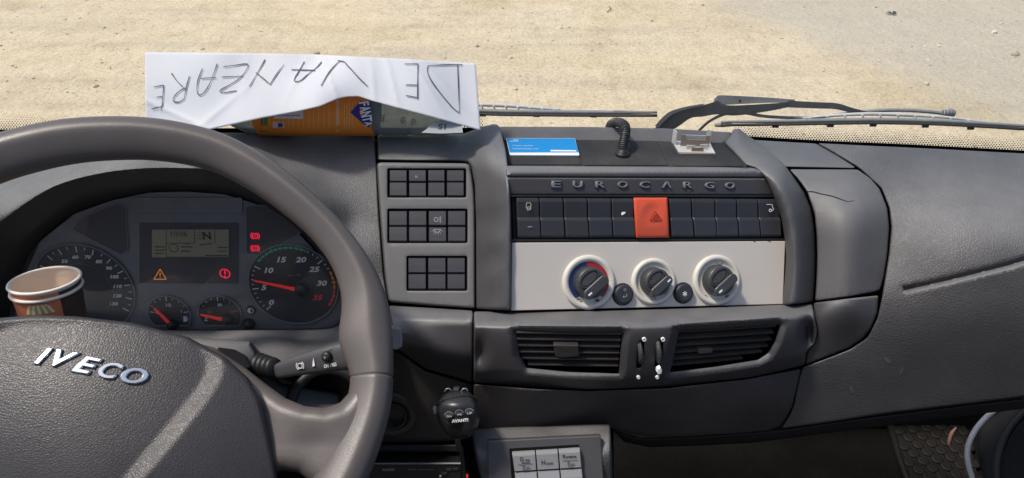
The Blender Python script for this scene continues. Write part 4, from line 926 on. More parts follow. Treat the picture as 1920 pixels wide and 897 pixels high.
    for q in fr: slab('row_frame', q, PF, -.008, .0005, M['black'], t, b=.0004)
    X = lambda x: 920+x/3.4286
    tops = [(165, 305), (312, 458), (465, 610), (618, 765), (772, 908), (1142, 1277), (1284, 1428), (1436, 1568), (1575, 1702), (1711, 1850)]
    bots = [(175, 319), (325, 473), (481, 627), (634, 780), (787, 926), (1160, 1302), (1310, 1447), (1451, 1588), (1595, 1728), (1735, 1862)]
    keys = []
    for k, (a, b) in enumerate(zip(tops, bots)):
        dz = rng.uniform(-.0004, .0004); v0 = 371.5+k*.25; v1 = 445.8-k*.25
        keys.append(rocker('rocker_switch', PF, (X(a[0]), v0), (X(a[1]), v0), (X(b[1]), v1), (X(b[0]), v1), [(s, z+dz) for s, z in ROCK], M['switch'], t))
    yel = mat('pale yellow print', (.50, .47, .35), .5)
    def prints(nm, segs, m, key, w=.0005): decal(nm, pxbars(PF, segs, w), PF, .0035, m, key)
    prints('mirror_symbol', [((985.5, 381), (993, 381)), ((993, 381), (994, 385)), ((994, 385), (993.5, 393)), ((985.5, 381), (985, 391)), ((985, 391), (988, 391)), ((987.5, 388), (988, 396)), ((990.5, 387), (990, 395)), ((993.5, 388), (992, 395))], yel, keys[0])
    prints('small_mark', [((988, 426), (996, 425.5))], M['greyp'], keys[0], .0008)
    prints('trailer_symbol', [((1434, 384), (1444, 384)), ((1444, 384), (1445, 389)), ((1445, 389), (1447, 392)), ((1447, 392), (1445, 396))], M['white'], keys[9])
    decal('trailer_wheel', ring(PF.xy(1441, 395), .0017, .0011), PF, .0035, M['white'], keys[9])
    slab('paint_chip', [(1164, 400), (1167, 394), (1172, 393), (1172, 399), (1168, 403), (1164, 404)], PF, .0015, .0022, M['dust'], keys[4], b=.0002)
    def hz(u, v):
        u = np.asarray(u, float); v = np.asarray(v, float)
        e = ((u-1223)/21)**2+((v-412)/32)**2
        dent = .0028*np.clip(1-e, 0, 1)*np.clip((425-v)/35, 0, 1)
        return fl(u, v) - .0068 + .0022*np.abs((v-408)/37)**2 + dent
    hs = panel('hazard_switch', [(1188, 371.5), (1251, 371.5), (1253, 410), (1254.5, 445.5), (1193, 446), (1190.5, 410)], hz, M['orange'], t, bev=4, bd=.003, skirt=.014, step=4, L=4)
    P3 = [PF.xy(1223.5, 397), PF.xy(1236, 413.5), PF.xy(1213.5, 413.5)]; I3 = [PF.xy(1224, 403), PF.xy(1230, 411), PF.xy(1219, 411)]
    decal('hazard_triangle', [bar(P3[i], P3[(i+1) % 3], .0008) for i in range(3)]+[bar(I3[i], I3[(i+1) % 3], .0008) for i in range(3)], PF, .0066, M['orange_dark'], hs)
build_console()

# ------------------------------------------------------------------ climate control panel
def build_climate():
    t = thing('climate_panel', 'silver painted heater control panel with three grey rotary knobs', 'control panel', PF.at(1212, 580, -.01))
    slab('silver_plate', [(959.5, 455.5), (1471, 452.5), (1466.5, 570.5), (958, 582.5)], PF, -.007, .0015, M['silver'], t, b=.0006)
    decal('scratch', pxbars(PF, [((1411, 452), (1415, 454.5)), ((1438, 451.5), (1444, 454.5))], .0008), PF, .0014, M['void'], t)
    def knob(u, v, R, kr, ang, mark, colour=False):
        o = PF.at(u, v, .0015); c = PF.xy(u, v)
        rg = lathe('knob_ring', o, PF.n, [(R, 0), (R*.995, .002), (R*.95, .0034), (R*.88, .0038), (R*.80, .0030), (R*.76, .0014), (R*.70, .0008), (0.001, .0008)], M['ring'], t, seg=64, ex=PF.ex, cap=False)
        if colour:
            decal('cold_scale', ring(c, R*.775, kr, 98, 232, 90), PF, .0026, M['blue'], rg, th=.0004); decal('hot_scale', ring(c, R*.775, kr, 97, -47, 90), PF, .0026, M['red'], rg, th=.0004)
        kb = lathe('knob', o, PF.n, [(kr*1.04, .0005), (kr*1.02, .0028), (kr, .004), (kr*.97, .0105), (kr*.90, .0125), (kr*.84, .0130), (0.0005, .0112)], M['knob'], t, seg=56, ex=PF.ex, cap=False)
        a = math.radians(ang); e = np.array([math.cos(a), math.sin(a)]); s = np.array([e[1], -e[0]])   # s points down-right
        # raised grip: straight bar with rounded ends, steep on the lower right
        L, w = kr*.98, kr*.34; cc = np.array(c)+s*kr*.34
        pts = []
        for sg in (1, -1):
            for q in np.linspace(-math.pi/2, math.pi/2, 9):
                pts.append(cc+sg*(e*(L-w*1.0)+e*w*.9*math.cos(q)) + sg*(-s)*w*math.sin(q)*1.0)
        slab2('grip', pts, PF, .008, .0175, M['knob'], kb, b=.0016, seg=3)
        ci = np.array(c)-s*kr*.36
        el = [ci+e*kr*.66*math.cos(q)+s*kr*.36*math.sin(q) for q in np.linspace(0, 2*math.pi, 36, endpoint=False)]
        slab2('grip_pad', el, PF, .010, .0150, M['knobtex'], kb, b=.0012)
        n = len(el); el2 = [ci+e*kr*.74*math.cos(q)+s*kr*.43*math.sin(q) for q in np.linspace(0, 2*math.pi, 36, endpoint=False)]
        decal('pad_rim', [[el[i], el[(i+1) % n], el2[(i+1) % n], el2[i]] for i in range(n)], PF, .011, M['knob'], kb, th=.0050)
        mp = cc+e*mark*(L*.62)+s*w*.1; decal('pointer', [bar(mp-e*kr*.12, mp+e*kr*.16, kr*.10)], PF, .0175, M['white'], kb)
        return rg
    r1 = knob(1102.5, 529.5, .0272, .0158, 40, -1, True)
    r2 = knob(1223.5, 528, .0236, .0142, 40, 1)
    r3 = knob(1341.5, 525.5, .0262, .0156, 40, -1)
    for u, v, rg in ((1118, 563.5, r1), (1361, 556.5, r3)):
        decal('car_symbol', [[PF.xy(u-4, v-1), PF.xy(u+4, v-1), PF.xy(u+3, v+2), PF.xy(u-3, v+2)], [PF.xy(u-2, v-3), PF.xy(u+2, v-3), PF.xy(u+3, v-1), PF.xy(u-3, v-1)]], PF, .003, M['dark_print'], rg, th=.0012)
    for u, v, rg in ((1083, 562, r1), (1249, 548, r2), (1222.5, 560, r2), (1319, 557, r3), (1345, 490, r3)):
        decal('faint_symbol', ring(PF.xy(u, v), .0024, .0019) + pxbars(PF, [((u-3, v+5), (u+3, v+5))], .0006), PF, .0030, mat('worn print', (.26, .25, .23), .5), rg, th=.0012)
    for (u, v, r, nm) in ((1166.5, 552, .0100, 'recirculation_button'), (1279.5, 549.5, .0097, 'air_conditioning_button')):
        b = lathe(nm, PF.at(u, v, .0015), PF.n, [(r, 0), (r*.98, .0035), (r*.92, .0046), (r*.6, .0042), (0.0004, .0040)], M['switch'], t, seg=40, cap=False)
        lathe('button_collar', PF.at(u, v, .0014), PF.n, [(r*1.14, 0), (r*1.1, .0008), (r*1.02, .0006)], M['black'], b, seg=40, cap=False)
        if nm[0] == 'r': decal('arrow_symbol', pxbars(PF, [((1164, 556), (1170, 556)), ((1170, 556), (1171.5, 553)), ((1171.5, 553), (1170, 550)), ((1164, 556), (1166.5, 554)), ((1164, 556), (1166.5, 558))], .0006) + ring(PF.xy(1168, 543), .0014, .0010), PF, .0058, M['greyp'], b)
        else:
            c = np.array(PF.xy(1279.5, 550.5)); P = []
            for q in range(3):
                a = math.radians(90+60*q); e = np.array([math.cos(a), math.sin(a)]); P.append(bar(c-e*.0026, c+e*.0026, .0006))
                for sg in (1, -1):
                    for da in (.6, -.6): d = np.array([math.cos(a+da), math.sin(a+da)]); P.append(bar(c+sg*e*.0014, c+sg*(e*.0014+d*.0009), .0004))
            decal('snowflake_symbol', P, PF, .0058, M['white'], b)
build_climate()

# ------------------------------------------------------------------ air vents
PVl = Pl(1070, 660, .690, 0, -27); PVr = Pl(1360, 655, .722, 16, -27)
def build_vents():
    t = thing('vent_unit', 'dark curved air vent unit with two louvred outlets under the heater panel', 'air vent', PVl.at(1070, 725, -.02))
    vd = ribs([885, 1000, 1100, 1210, 1300, 1410, 1535], [[(584, .728), (604, .699), (610, .693), (690, .702), (718, .722)], [(586, .726), (608, .688), (614, .6835), (699, .699), (727, .720)], [(585, .727), (609, .686), (615, .682), (703, .699), (732, .722)], [(583, .735), (607, .692), (613, .688), (701, .706), (730, .728)], [(580, .745), (603, .703), (609, .699), (695, .717), (724, .738)], [(576, .758), (597, .720), (603, .717), (684, .735), (711, .755)], [(570, .778), (588, .750), (594, .747), (655, .756), (680, .776)]])
    lh = [(969, 624), (1166, 626), (1163, 665), (1160, 701), (1060, 697), (988, 690), (974, 665)]
    rh = [(1273, 621), (1370, 615), (1462, 609), (1453, 640), (1440, 662), (1420, 675), (1340, 688), (1257, 698)]
    th = [(1199, 639), (1208.5, 639), (1206.5, 665), (1201, 690), (1193, 690), (1195.5, 665)]; th2 = [(1234, 638), (1244, 638), (1242, 664), (1237, 689), (1228, 689), (1231, 664)]
    def vdd(u, v):
        u = np.asarray(u, float); v = np.asarray(v, float); X = np.stack([u.ravel(), v.ravel()], 1); off = np.zeros(len(X))
        for h in (lh, rh):
            P = np.array(h, float); d = dist(X, P); off += .0075*np.clip(1-(d-1)/13, 0, 1)**1.2    # funnel round each outlet
        # finger hollows at both ends
        off += .012*np.exp(-(((X[:, 0]-900)/11)**2+((X[:, 1]-662)/26)**2)) + .022*np.exp(-(((X[:, 0]-1516)/11)**2+((X[:, 1]-628)/26)**2))
        return vd(u, v) + off.reshape(u.shape)
    panel('vent_housing', [(889, 585), (1000, 586), (1150, 583.5), (1300, 579), (1430, 574), (1522, 570.5), (1526, 590), (1532, 621), (1527, 645), (1511, 660), (1508, 684), (1450, 698), (1400, 708), (1250, 725), (1100, 730), (1000, 726), (889, 717)], vdd, M['trimd'], t, bev=5, bd=.004, skirt=.02, holes=[lh, rh, th, th2], hbev=1.6, hskirt=.022, step=8, extra=np.concatenate([inset(densify(h, 6), -k) for h in (lh, rh) for k in (4, 8, 12.5, 14.5, 17)]))
    mv = mat('louvre plastic', (.034, .030, .029), .48, .5, var=.25, dust=.14, dcol=(.20, .16, .12))
    def slat(pl, a, b, th_=.0016, back=.009, rise=.0018, h=-.0070):
        p, q = np.array(pl.xy(*a)), np.array(pl.xy(*b)); up = np.array([0, 1.0]); V = []
        for e in (p, q):
            V += [pl.loc(*e, h), pl.loc(*(e-up*th_), h-.0004), pl.loc(*(e+up*(rise-th_)), h-back), pl.loc(*(e+up*rise), h-back)]
        return mk('louvre', V, [(0, 1, 5, 4), (3, 0, 4, 7), (1, 2, 6, 5), (2, 3, 7, 6), (0, 3, 2, 1), (4, 5, 6, 7)], mv, t)
    for k, v in enumerate((633, 645, 657, 669, 681, 693)):
        e = (0, 1, 3, 6, 10, 22)[k]; slat(PVl, (968+e, v-1), (1167-k*1.2, v+1.5))
    for k, (v0, v1, u0, u1) in enumerate(((630, 618, 1272, 1463), (643, 631, 1268, 1459), (656, 644, 1265, 1455), (669, 656, 1262, 1448), (682, 667, 1259, 1437), (694, 680, 1257, 1400))): slat(PVr, (u0, v0), (u1, v1))
    pl = Pl(1060, 660, .688, 0, -27); slab('louvre_tab', [(1038, 650), (1085, 651), (1087, 671), (1060, 674), (1042, 672)], PVl, -.010, -.002, mv, t, b=.0012, rnd=.002)
    slab('louvre_tab', [(1314, 662), (1342, 661), (1342, 669), (1316, 671)], PVr, -.012, -.006, mat('worn louvre tab', (.10, .075, .05), .5, var=.3), t, b=.001)
    for u in (1100, 1300, 1330, 1385, 1410, 1435):
        pv = PVl if u < 1200 else PVr; a, b = np.array(pv.xy(u, 636)), np.array(pv.xy(u-3, 690))
        mk('vertical_vane', [pv.loc(*(a-[.0006, 0]), -.017), pv.loc(*(a+[.0006, 0]), -.017), pv.loc(*(b+[.0006, 0]), -.017), pv.loc(*(b-[.0006, 0]), -.017), pv.loc(*(a-[.0006, 0]), -.022), pv.loc(*(a+[.0006, 0]), -.022), pv.loc(*(b+[.0006, 0]), -.022), pv.loc(*(b-[.0006, 0]), -.022)], [(0, 3, 2, 1), (1, 2, 6, 5), (0, 4, 7, 3), (4, 5, 6, 7)], mv, t)
    PT = Pl(1218, 664, .694, 4, -20)
    for u, nm in ((1202, 0), (1237, 1)):
        c = PT.at(u-1, 664, -.010); ax = PT.ex*math.cos(.16)+PT.ey*math.sin(.16)
        lathe('thumb_wheel', c-ax*.0022, ax, [(.011, 0), (.0142, .0004), (.0146, .0022), (.0142, .0040), (.011, .0044)], M['knobtex'], t, seg=48)
        decal('open_mark', ring(PT.xy(u+3.2, 631.5), .0019, .0009), PT, .0045, M['white'], t, th=.002); decal('closed_mark', [circ(PT.xy(u-7.5, 702), .0016, 16)], PT, .0045, M['white'], t, th=.002)
    slab('white_blob', [(1230, 687), (1236, 684), (1239, 690), (1238, 696), (1232, 698), (1229, 693)], PT, .0005, .0055, M['dust'], t, b=.001)
build_vents()
# ------------------------------------------------------------------ gear selector
def build_selector():
    t = thing('gear_selector', 'grained box with silver push-button gear selector at the bottom centre', 'gear selector', Wp(1020, 960, .72))
    gd0 = tps([(886, 802, .735), (1016, 799, .735), (1145, 796, .735), (888, 818, .697), (1016, 813, .697), (1145, 810, .697), (900, 897, .682), (1020, 897, .682), (1147, 897, .682), (910, 980, .675), (1147, 980, .675)]); gd = lambda u, v: gd0(u, v)+.012
    panel('selector_box', [(886, 806), (950, 802), (1060, 798), (1143, 796), (1147, 850), (1149, 980), (916, 980), (902, 897), (888, 840)], gd, M['grain'], t, bev=6, bd=.006, skirt=.10, step=9)
    PG = Pl(1020, 860, .690, 0, 6, roll=2.3)
    mp = mat('selector plate', (.060, .058, .060), .42, .5, var=.12, dust=.05, bump=('noise', 1600, .2, .0002))
    slab('selector_plate', [(913.5, 825.5), (1125.5, 815.5), (1131, 900), (1134, 990), (921, 990), (916.5, 897)], PG, -.006, .0035, mp, t, b=.0012)
    slab('key_well', [(955, 840), (1085, 832.5), (1092, 900), (1094, 990), (966, 990)], PG, .003, .0038, M['void'], t, b=0)
    ms = mat('silver key', (.30, .30, .30), .35, .5, metal=.25, var=.06, dust=.03); ink = M['dark_print']
    prof = [(0, .003), (.04, .0065), (.14, .0098), (.20, .0100), (.95, .0088), (1, .006)]
    tops = [((960, 845), (1002.5, 842.5), (1005.5, 879.5), (965, 882)), ((1004.5, 842.3), (1044.5, 840), (1047.5, 877), (1007.5, 879.3)), ((1046.5, 839.8), (1085.5, 837.3), (1089, 874.5), (1049.5, 876.8))]
    K = [rocker('gear_key', PG, *q, prof, ms, t, base=.002) for q in tops]
    for q in tops:
        TL, TR, BR, BL = q; dn = lambda p, k: (p[0]+k*.1, p[1]+k)
        K.append(rocker('gear_key', PG, dn(BL, 1.2), dn(BR, 1.2), dn(BR, 60), dn(BL, 60), [(0, .006), (.03, .0092), (.25, .0102), (.95, .009), (1, .006)], ms, t, base=.002))
    h = .0101
    def tx(s, u, v, hp, k, w=None): text('key_text', s, PG, u, v, hp, ink, K[k], h=h, ext=.0003, bold=.01, wpx=w)
    tx('D', 978, 857, 6.5, 0); tx('rive', 988, 858.5, 3.6, 0); tx('automatic', 985, 863, 2.2, 0, 16); tx('S', 981, 871, 6.5, 0); tx('low', 989, 872, 3.6, 0); tx('start', 985, 877, 2.2, 0, 9)
    tx('N', 1017.5, 863, 7, 1); tx('eutral', 1029, 864, 3.6, 1)
    tx('R', 1056.5, 852, 6.5, 2); tx('everse', 1069, 853, 3.6, 2); tx('S', 1064, 864.5, 6.5, 2); tx('low', 1072, 866, 3.6, 2); tx('start', 1068, 870.5, 2.2, 2, 9)
    decal('key_line', pxbars(PG, [((971, 867), (997, 865.5))], .0003), PG, h, ink, K[0]); decal('key_line', pxbars(PG, [((1053, 860), (1081, 858.5))], .0003), PG, h, ink, K[2])
    tx('R', 1069, 898, 9, 5)
build_selector()

# ------------------------------------------------------------------ radio set and hand microphone
def build_radio():
    t = thing('cb_radio', 'black radio set in the dark shelf below the microphone', 'radio', Wp(780, 930, .80))
    PR = Pl(780, 890, .79, 0, -10)
    slab('radio_case', [(640, 869), (866, 869), (868, 990), (640, 990)], PR, -.10, 0, M['black'], t, b=.002)
    slab('face_edge', [(690, 868.5), (866, 868.5), (866, 870), (690, 870)], PR, -.001, .0012, M['greyp'], t, b=.0002)
    text('brand_text', 'AVANTI', PR, 728, 881, 5, M['greyp'], t, h=.0002, bold=.03, wpx=23)
    text('small_text', 'dapper  performance', PR, 789, 880.5, 3.0, M['greyp'], t, h=.0002, wpx=48)
    for u, v in ((842, 880), (854, 879.5), (833, 888)): slab('radio_key', quad(u-5, v-2, u+5, v+2.4), PR, 0, .0014, M['switch'], t, b=.0004)
    lathe('radio_dot', PR.at(826, 893), PR.n, [(.0012, 0), (.001, .001)], M['white'], t, seg=12)
    for v0, v1, d in ((834, 848, .80), (850, 864, .81)):
        panel('shelf_rail', [(560, v0), (866, v0), (872, v1), (560, v1)], lambda u, v, d=d: d+0*u, M['black'], t, bev=4, bd=.003, skirt=.03)
    tag(lathe('red_light', Wp(875, 894, .735), -Fv, [(.0016, -.004), (.0016, .001), (.001, .0018)], mat('red lamp', (.7, .03, .03), .4, emit=((1, .05, .05), .35)), None, seg=16), 'tiny red light at the bottom edge beside the microphone cord', 'light')
    # microphone
    t = thing('hand_microphone', 'black hand microphone with lettered buttons hanging in front of the dash', 'microphone', Wp(858, 830, .66))
    mm = mat('microphone black', (.022, .022, .024), .36, .5, var=.1, dust=.03)
    out = [(843, 735), (855, 732.5), (868, 732.5), (880, 736), (890, 746), (896.5, 762), (899, 785), (894, 804), (880, 821), (858, 826), (839, 817), (825, 795), (818.5, 774), (821.5, 755), (830, 742)]
    def md(u, v):
        u = np.asarray(u, float); v = np.asarray(v, float)
        return .648 + .010*((u-858)/42)**2 + np.where(v < 765, .024*((765-v)/33)**2, .012*((v-765)/60)**2)
    b = panel('microphone_body', out, md, mm, t, bev=9, bd=.012, skirt=.03, step=4, L=4)
    C = catmull([(820, 760), (832, 752), (855, 746), (880, 744), (894, 752)], 6)
    tube('case_joint', W(C[:, 0], C[:, 1], md(C[:, 0], C[:, 1])+np.array([.0004+.006*max(0, abs(x-857)/38-.75)/.25 for x in C[:, 0]])), .0006, M['void'], b, seg=6)
    pm = Pl(861, 782, float(md(861., 782.)), 0, -9, roll=5)
    text('brand_text', 'AVANTI', pm, 862.5, 788, 5.5, M['white'], b, h=.0006, ext=.0010, bold=.03, wpx=31)
    for s, u, v in (('ON', 842, 779.5), ('AQ', 861.5, 776), ('UP', 880.5, 773.5)):
        c = pm.xy(u, v); k = slab2('mic_button', [(c[0]+.0042*math.cos(a), c[1]+.0021*math.sin(a)) for a in np.linspace(0, 2*math.pi, 24, endpoint=False)], pm, -.002, .0018, M['switch'], t, b=.0006)
        text('button_text', s, pm, u, v, 3.6, M['white'], k, h=.0018, wpx=9)
        decal('button_edge', ring(c, .0042, .0038, 20, 160), pm, .0012, M['greyp'], k)
    for k in range(5): decal('speaker_slot', pxbars(pm, [((838+k*1.5, 797+k*4.2), (870-k*1.5, 795.2+k*4.2))], .0009), pm, -.0006, M['void'], b, th=.0016)
    ptube('lock_key', [(817, 762, .672), (815.8, 768, .672), (817, 776, .672)], [3, 4, 3], mat('side key', (.25, .26, .27), .35), t)
    for u in (840, 871): ptube('hanger_clip', [(u-6, 735, .672), (u-3, 730, .672), (u+3, 729.5, .672), (u+6, 733, .672)], 1.5, mat('clip metal', (.25, .25, .26), .4, metal=.8), t)
    slab('hanger_stud', quad(850, 727.5, 861, 734), Pl(855, 730, .675), -.006, .003, M['switch'], t, b=.001)
    ptube('microphone_cord', [(857, 822, .665), (860, 838, .67), (866, 856, .68), (869, 880, .69), (871, 915, .70)], [6, 5, 4.2, 4.2, 4.2], mm, t)
build_radio()

# ------------------------------------------------------------------ things in the tray
def build_tray_things():
    tf = tps([(949, 264, .838), (1357, 268, .838), (952, 312, .782), (1398, 316, .782)])
    # card, propped a little on the tray's rear wall
    pts = [(949, 260), (1078, 260), (1086.5, 292), (956, 291.5)]
    P = [Wp(u, v, float(tf(u, v))-.004) for u, v in pts]
    c0 = sum(P)/4; ex = P[1]-P[0]; ex /= np.linalg.norm(ex); n = np.cross(ex, P[0]-P[3]); n /= np.linalg.norm(n)
    pl = Pl(1018, 276, (c0-CAM).dot(Fv), n=n)
    t = thing('plastic_card', 'bright blue printed card lying in the tray', 'card', c0)
    bl = mat('card blue', (.0, .25, .60), .30, .5)
    rim = slab('card_sheet', pts, pl, -.0006, .0004, mat('card white', (.82, .83, .84), .35), t, b=.0002, rnd=.003)
    slab('blue_print', [(950, 260.8), (1077.5, 260.8), (1084.8, 286.8), (955.5, 287)], pl, .0004, .0007, bl, t, b=.0001, rnd=.003)
    text('card_text', 'Cum arata', pl, 980, 274.5, 4.0, M['white'], t, h=.0008, shear=.3, wpx=38); text('card_text', 'identitatea ta?', pl, 985, 280.5, 4.0, M['white'], t, h=.0008, shear=.3, wpx=50)
    decal('logo_mark', pxbars(pl, [((955, 266.5), (972, 266.5)), ((963, 263.5), (968, 265)), ((968, 265), (972, 263.8))], .0010), pl, .0008, M['white'], t)
    decal('web_line', [[pl.xy(1032, 283), pl.xy(1080, 283.4), pl.xy(1080.6, 286), pl.xy(1032.4, 285.8)]], pl, .0008, M['white'], t)
    # corrugated conduit
    t = thing('corrugated_tube', 'black corrugated cable tube rising from the tray and bending over its rear wall', 'tube', Wp(1168, 289, .80))
    C = catmull([(1167.5, 288, .806), (1168, 276, .806), (1170.5, 262, .808), (1173, 248, .811), (1172, 237, .817), (1164, 231, .832), (1154, 230, .850), (1146, 234, .872), (1143, 244, .89)], 26)
    s = np.arange(len(C)); r = 8.9*(.93+.10*np.sign(np.sin(s*2*math.pi/6)))*np.where(s < 120, 1, 1)
    mt = mat('conduit black', (.035, .036, .038), .42, .5, var=.15, dust=.06)
    tube('ribbed_hose', W(C[:, 0], C[:, 1], C[:, 2]), r*C[:, 2]/FPX, mt, t, seg=20, smooth=False)
    pg = Pl(1167.5, 288, .806, 0, 58)
    lathe('grommet', Wp(1167.5, 289.5, .806), pg.n, [(.0078, -.004), (.0078, .001), (.0070, .0024), (.0055, .003), (.005, .006)], M['black'], t, seg=32)
    # sheet-metal bracket
    t = thing('metal_bracket', 'small pale metal mounting bracket with upright prongs at the tray\'s right', 'bracket', Wp(1300, 289, .80))
    mb = mat('dull plated steel', (.66, .64, .60), .38, .5, metal=.2, var=.15, vscale=90)
    mi = mat('bracket brown lining', (.27, .21, .16), .5, var=.2)
    z = [Wp(u, v, float(tf(u, v))-.003) for u, v in ((1260, 267), (1331, 270), (1341, 289), (1273, 288))]
    c0 = sum(z)/4; ex = z[1]-z[0]; ex /= np.linalg.norm(ex); nb = np.cross(ex, z[0]-z[3]); nb /= np.linalg.norm(nb); pb = Pl(1300, 278, (c0-CAM).dot(Fv), n=nb)
    slab('base_plate', [(1260, 265), (1331, 269), (1341, 288.5), (1273, 287)], pb, -.001, .0008, mb, t, b=.0002)
    slab('base_edge', [(1274, 287), (1341, 288.5), (1341.5, 290.5), (1275, 290)], pb, -.0015, .0010, mi, t, b=0)
    nu = np.array([0, -.35, .94])
    def upr(nm, a, b, hgt, m, th=.0012, lean=0):
        pa, pb_ = pb.at(*a), pb.at(*b); e = pb_-pa; w = np.linalg.norm(e); e /= w; up = nb; q = np.cross(e, up)*th; V = []
        for o in (0, 1):
            V += [pa+q*o, pb_+q*o, pb_+q*o+up*hgt, pa+q*o+up*hgt]
        return mk(nm, V, [(0, 1, 2, 3), (7, 6, 5, 4), (0, 4, 5, 1), (1, 5, 6, 2), (2, 6, 7, 3), (3, 7, 4, 0)], m, t)
    upr('prong', (1261, 267), (1267.5, 273), .016, mb); upr('prong', (1322, 268), (1331, 269.5), .016, mb)
    upr('back_tab', (1275, 274), (1283, 274.5), .014, mi); upr('back_tab', (1321, 276), (1329, 276.5), .014, mi)
    upr('back_web', (1282, 274.5), (1322, 276), .0085, mi); upr('web_flange', (1283, 271.5), (1321, 273), .012, mb, th=.0008)
    upr('spring_tab', (1286, 281), (1302, 281.5), .0058, mb); upr('spring_tab', (1312, 281), (1326, 280.5), .0066, mb); upr('centre_lug', (1296, 284.5), (1318, 285), .0052, mi)
build_tray_things()

# ------------------------------------------------------------------ paper sign, bottle, cups
def build_sign():
    t = thing('paper_sign', 'white paper sheet with upside-down handwriting leaning in the windscreen', 'sign', Wp(600, 240, .80))
    top = [(272, 100), (276, 98), (400, 99.5), (520, 101), (600, 103), (740, 110), (892, 119.5)]
    bot = [(273, 240), (340, 243), (396, 243), (440, 233), (490, 222), (560, 209), (600, 200), (632, 186), (650, 182), (672, 181), (700, 190), (740, 201), (800, 217), (850, 231), (901, 245)]
    base = tps([(272, 98, .80), (600, 103, .795), (892, 120, .80), (272, 238, .79), (400, 243, .778), (500, 216, .776), (640, 186, .772), (720, 196, .772), (901, 245, .785), (600, 150, .777), (760, 160, .777), (350, 170, .788), (850, 190, .785)])
    wr = [(rng.uniform(0, 6.28), rng.uniform(.008, .03), rng.uniform(-.02, .02), rng.uniform(.0004, .0014)) for _ in range(12)]
    def pd(u, v):
        d = base(u, v)
        for ph, kx, ky, a in wr: d = d + a*np.sin(u*kx*2+v*ky*2+ph)
        # sharp creases and the crumpled lower left
        for cu, cv, sl, a, w in ((620, 150, .35, .0020, 5), (735, 150, .25, .0026, 5), (860, 190, .9, .0030, 6), (560, 140, -.5, .0012, 4), (800, 160, .6, .0016, 4), (330, 215, 2.2, .0024, 8), (390, 225, -1.2, .0018, 7), (700, 160, .1, .0022, 9), (460, 150, -.1, .0012, 12)):
            x = (u-cu)-(v-cv)*sl; d = d - a*np.exp(-np.abs(x)/w)*np.exp(-((v-cv)/60)**2)
        return d
    nu, nv_ = 150, 34; us = np.linspace(0, 1, nu)
    def edge(L, x): L = np.array(L); s = np.concatenate([[0], np.cumsum(np.hypot(*np.diff(L, axis=0).T))]); s /= s[-1]; return np.stack([np.interp(x, s, L[:, 0]), np.interp(x, s, L[:, 1])], 1)
    # match columns by u so that the sheet stays square
    xs = np.linspace(272.5, 900.5, nu); A = np.array(top, float); B = np.array(bot, float)
    V = []; 
    for j in range(nv_):
        k = j/(nv_-1)
        for x in np.linspace(0, 1, nu):
            ut = 272+x*620; ub = 273+x*628; vt = np.interp(ut, A[:, 0], A[:, 1]); vb = np.interp(ub, B[:, 0], B[:, 1])
            u = ut+(ub-ut)*k; v = vt+(vb-vt)*k; V.append((u, v))
    V = np.array(V); D = pd(V[:, 0], V[:, 1]); Pf = W(V[:, 0], V[:, 1], D); Pb = W(V[:, 0], V[:, 1], D+.0006); N = len(V)
    F = []
    for j in range(nv_-1):
        for i in range(nu-1):
            a = j*nu+i; F.append((a, a+nu, a+nu+1, a+1)); F.append((N+a, N+a+1, N+a+nu+1, N+a+nu))
    ed = [i for i in range(nu)] + [j*nu+nu-1 for j in range(1, nv_)] + [(nv_-1)*nu+i for i in range(nu-2, -1, -1)] + [j*nu for j in range(nv_-2, 0, -1)]
    for a, b in zip(ed, ed[1:]+ed[:1]): F.append((a, b, N+b, N+a))
    mp = mat('white paper', (.90, .90, .91), .75, .3, var=.03, vscale=25)
    n = mp.node_tree; pb = n.nodes['Principled BSDF']; tl = n.nodes.new('ShaderNodeBsdfTranslucent'); tl.inputs[0].default_value = (.80, .80, .80, 1); mx = n.nodes.new('ShaderNodeMixShader'); mx.inputs[0].default_value = .22
    n.links.new(pb.outputs[0], mx.inputs[1]); n.links.new(tl.outputs[0], mx.inputs[2]); n.links.new(mx.outputs[0], n.nodes['Material Output'].inputs[0])
    mk('sheet', np.concatenate([Pf, Pb]), F, mp, t, smooth=True)
    ink = mat('pencil line', (.07, .07, .075), .6)
    st = {'D': [[(1745, 118), (1750, 240), (1755, 372)], [(1770, 117), (1680, 118), (1590, 122)], [(1590, 122), (1585, 150), (1605, 200), (1660, 275), (1720, 345), (1755, 372)]],
          'E': [[(1535, 112), (1533, 200), (1533, 298)], [(1535, 113), (1465, 113)], [(1533, 225), (1470, 224)], [(1533, 292), (1470, 280)]],
          'V': [[(1022, 228), (1070, 150), (1128, 97), (1170, 130), (1225, 190), (1270, 233)], [(1110, 95), (1140, 100)]],
          'A': [[(933, 100), (905, 150), (880, 195), (890, 206), (915, 200), (950, 170), (1000, 130), (1025, 102)], [(865, 143), (990, 147)]],
          'N': [[(642, 233), (680, 170), (725, 90)], [(676, 158), (715, 190), (752, 222)], [(752, 222), (785, 170), (825, 117)]],
          'Z': [[(505, 128), (570, 120), (635, 117), (600, 180), (545, 220), (490, 252), (500, 265), (575, 255)], [(498, 182), (612, 178)]],
          'A2': [[(393, 138), (370, 200), (365, 255), (380, 278), (410, 255), (440, 200), (472, 113)], [(385, 190), (465, 185)]],
          'R': [[(325, 178), (310, 230), (298, 297)], [(298, 297), (270, 315), (240, 310), (245, 285), (275, 255), (305, 240)], [(290, 235), (260, 205), (230, 163)]],
          'E2': [[(188, 225), (185, 280), (180, 338)], [(188, 226), (135, 235)], [(182, 285), (150, 290)], [(180, 338), (125, 352)]]}
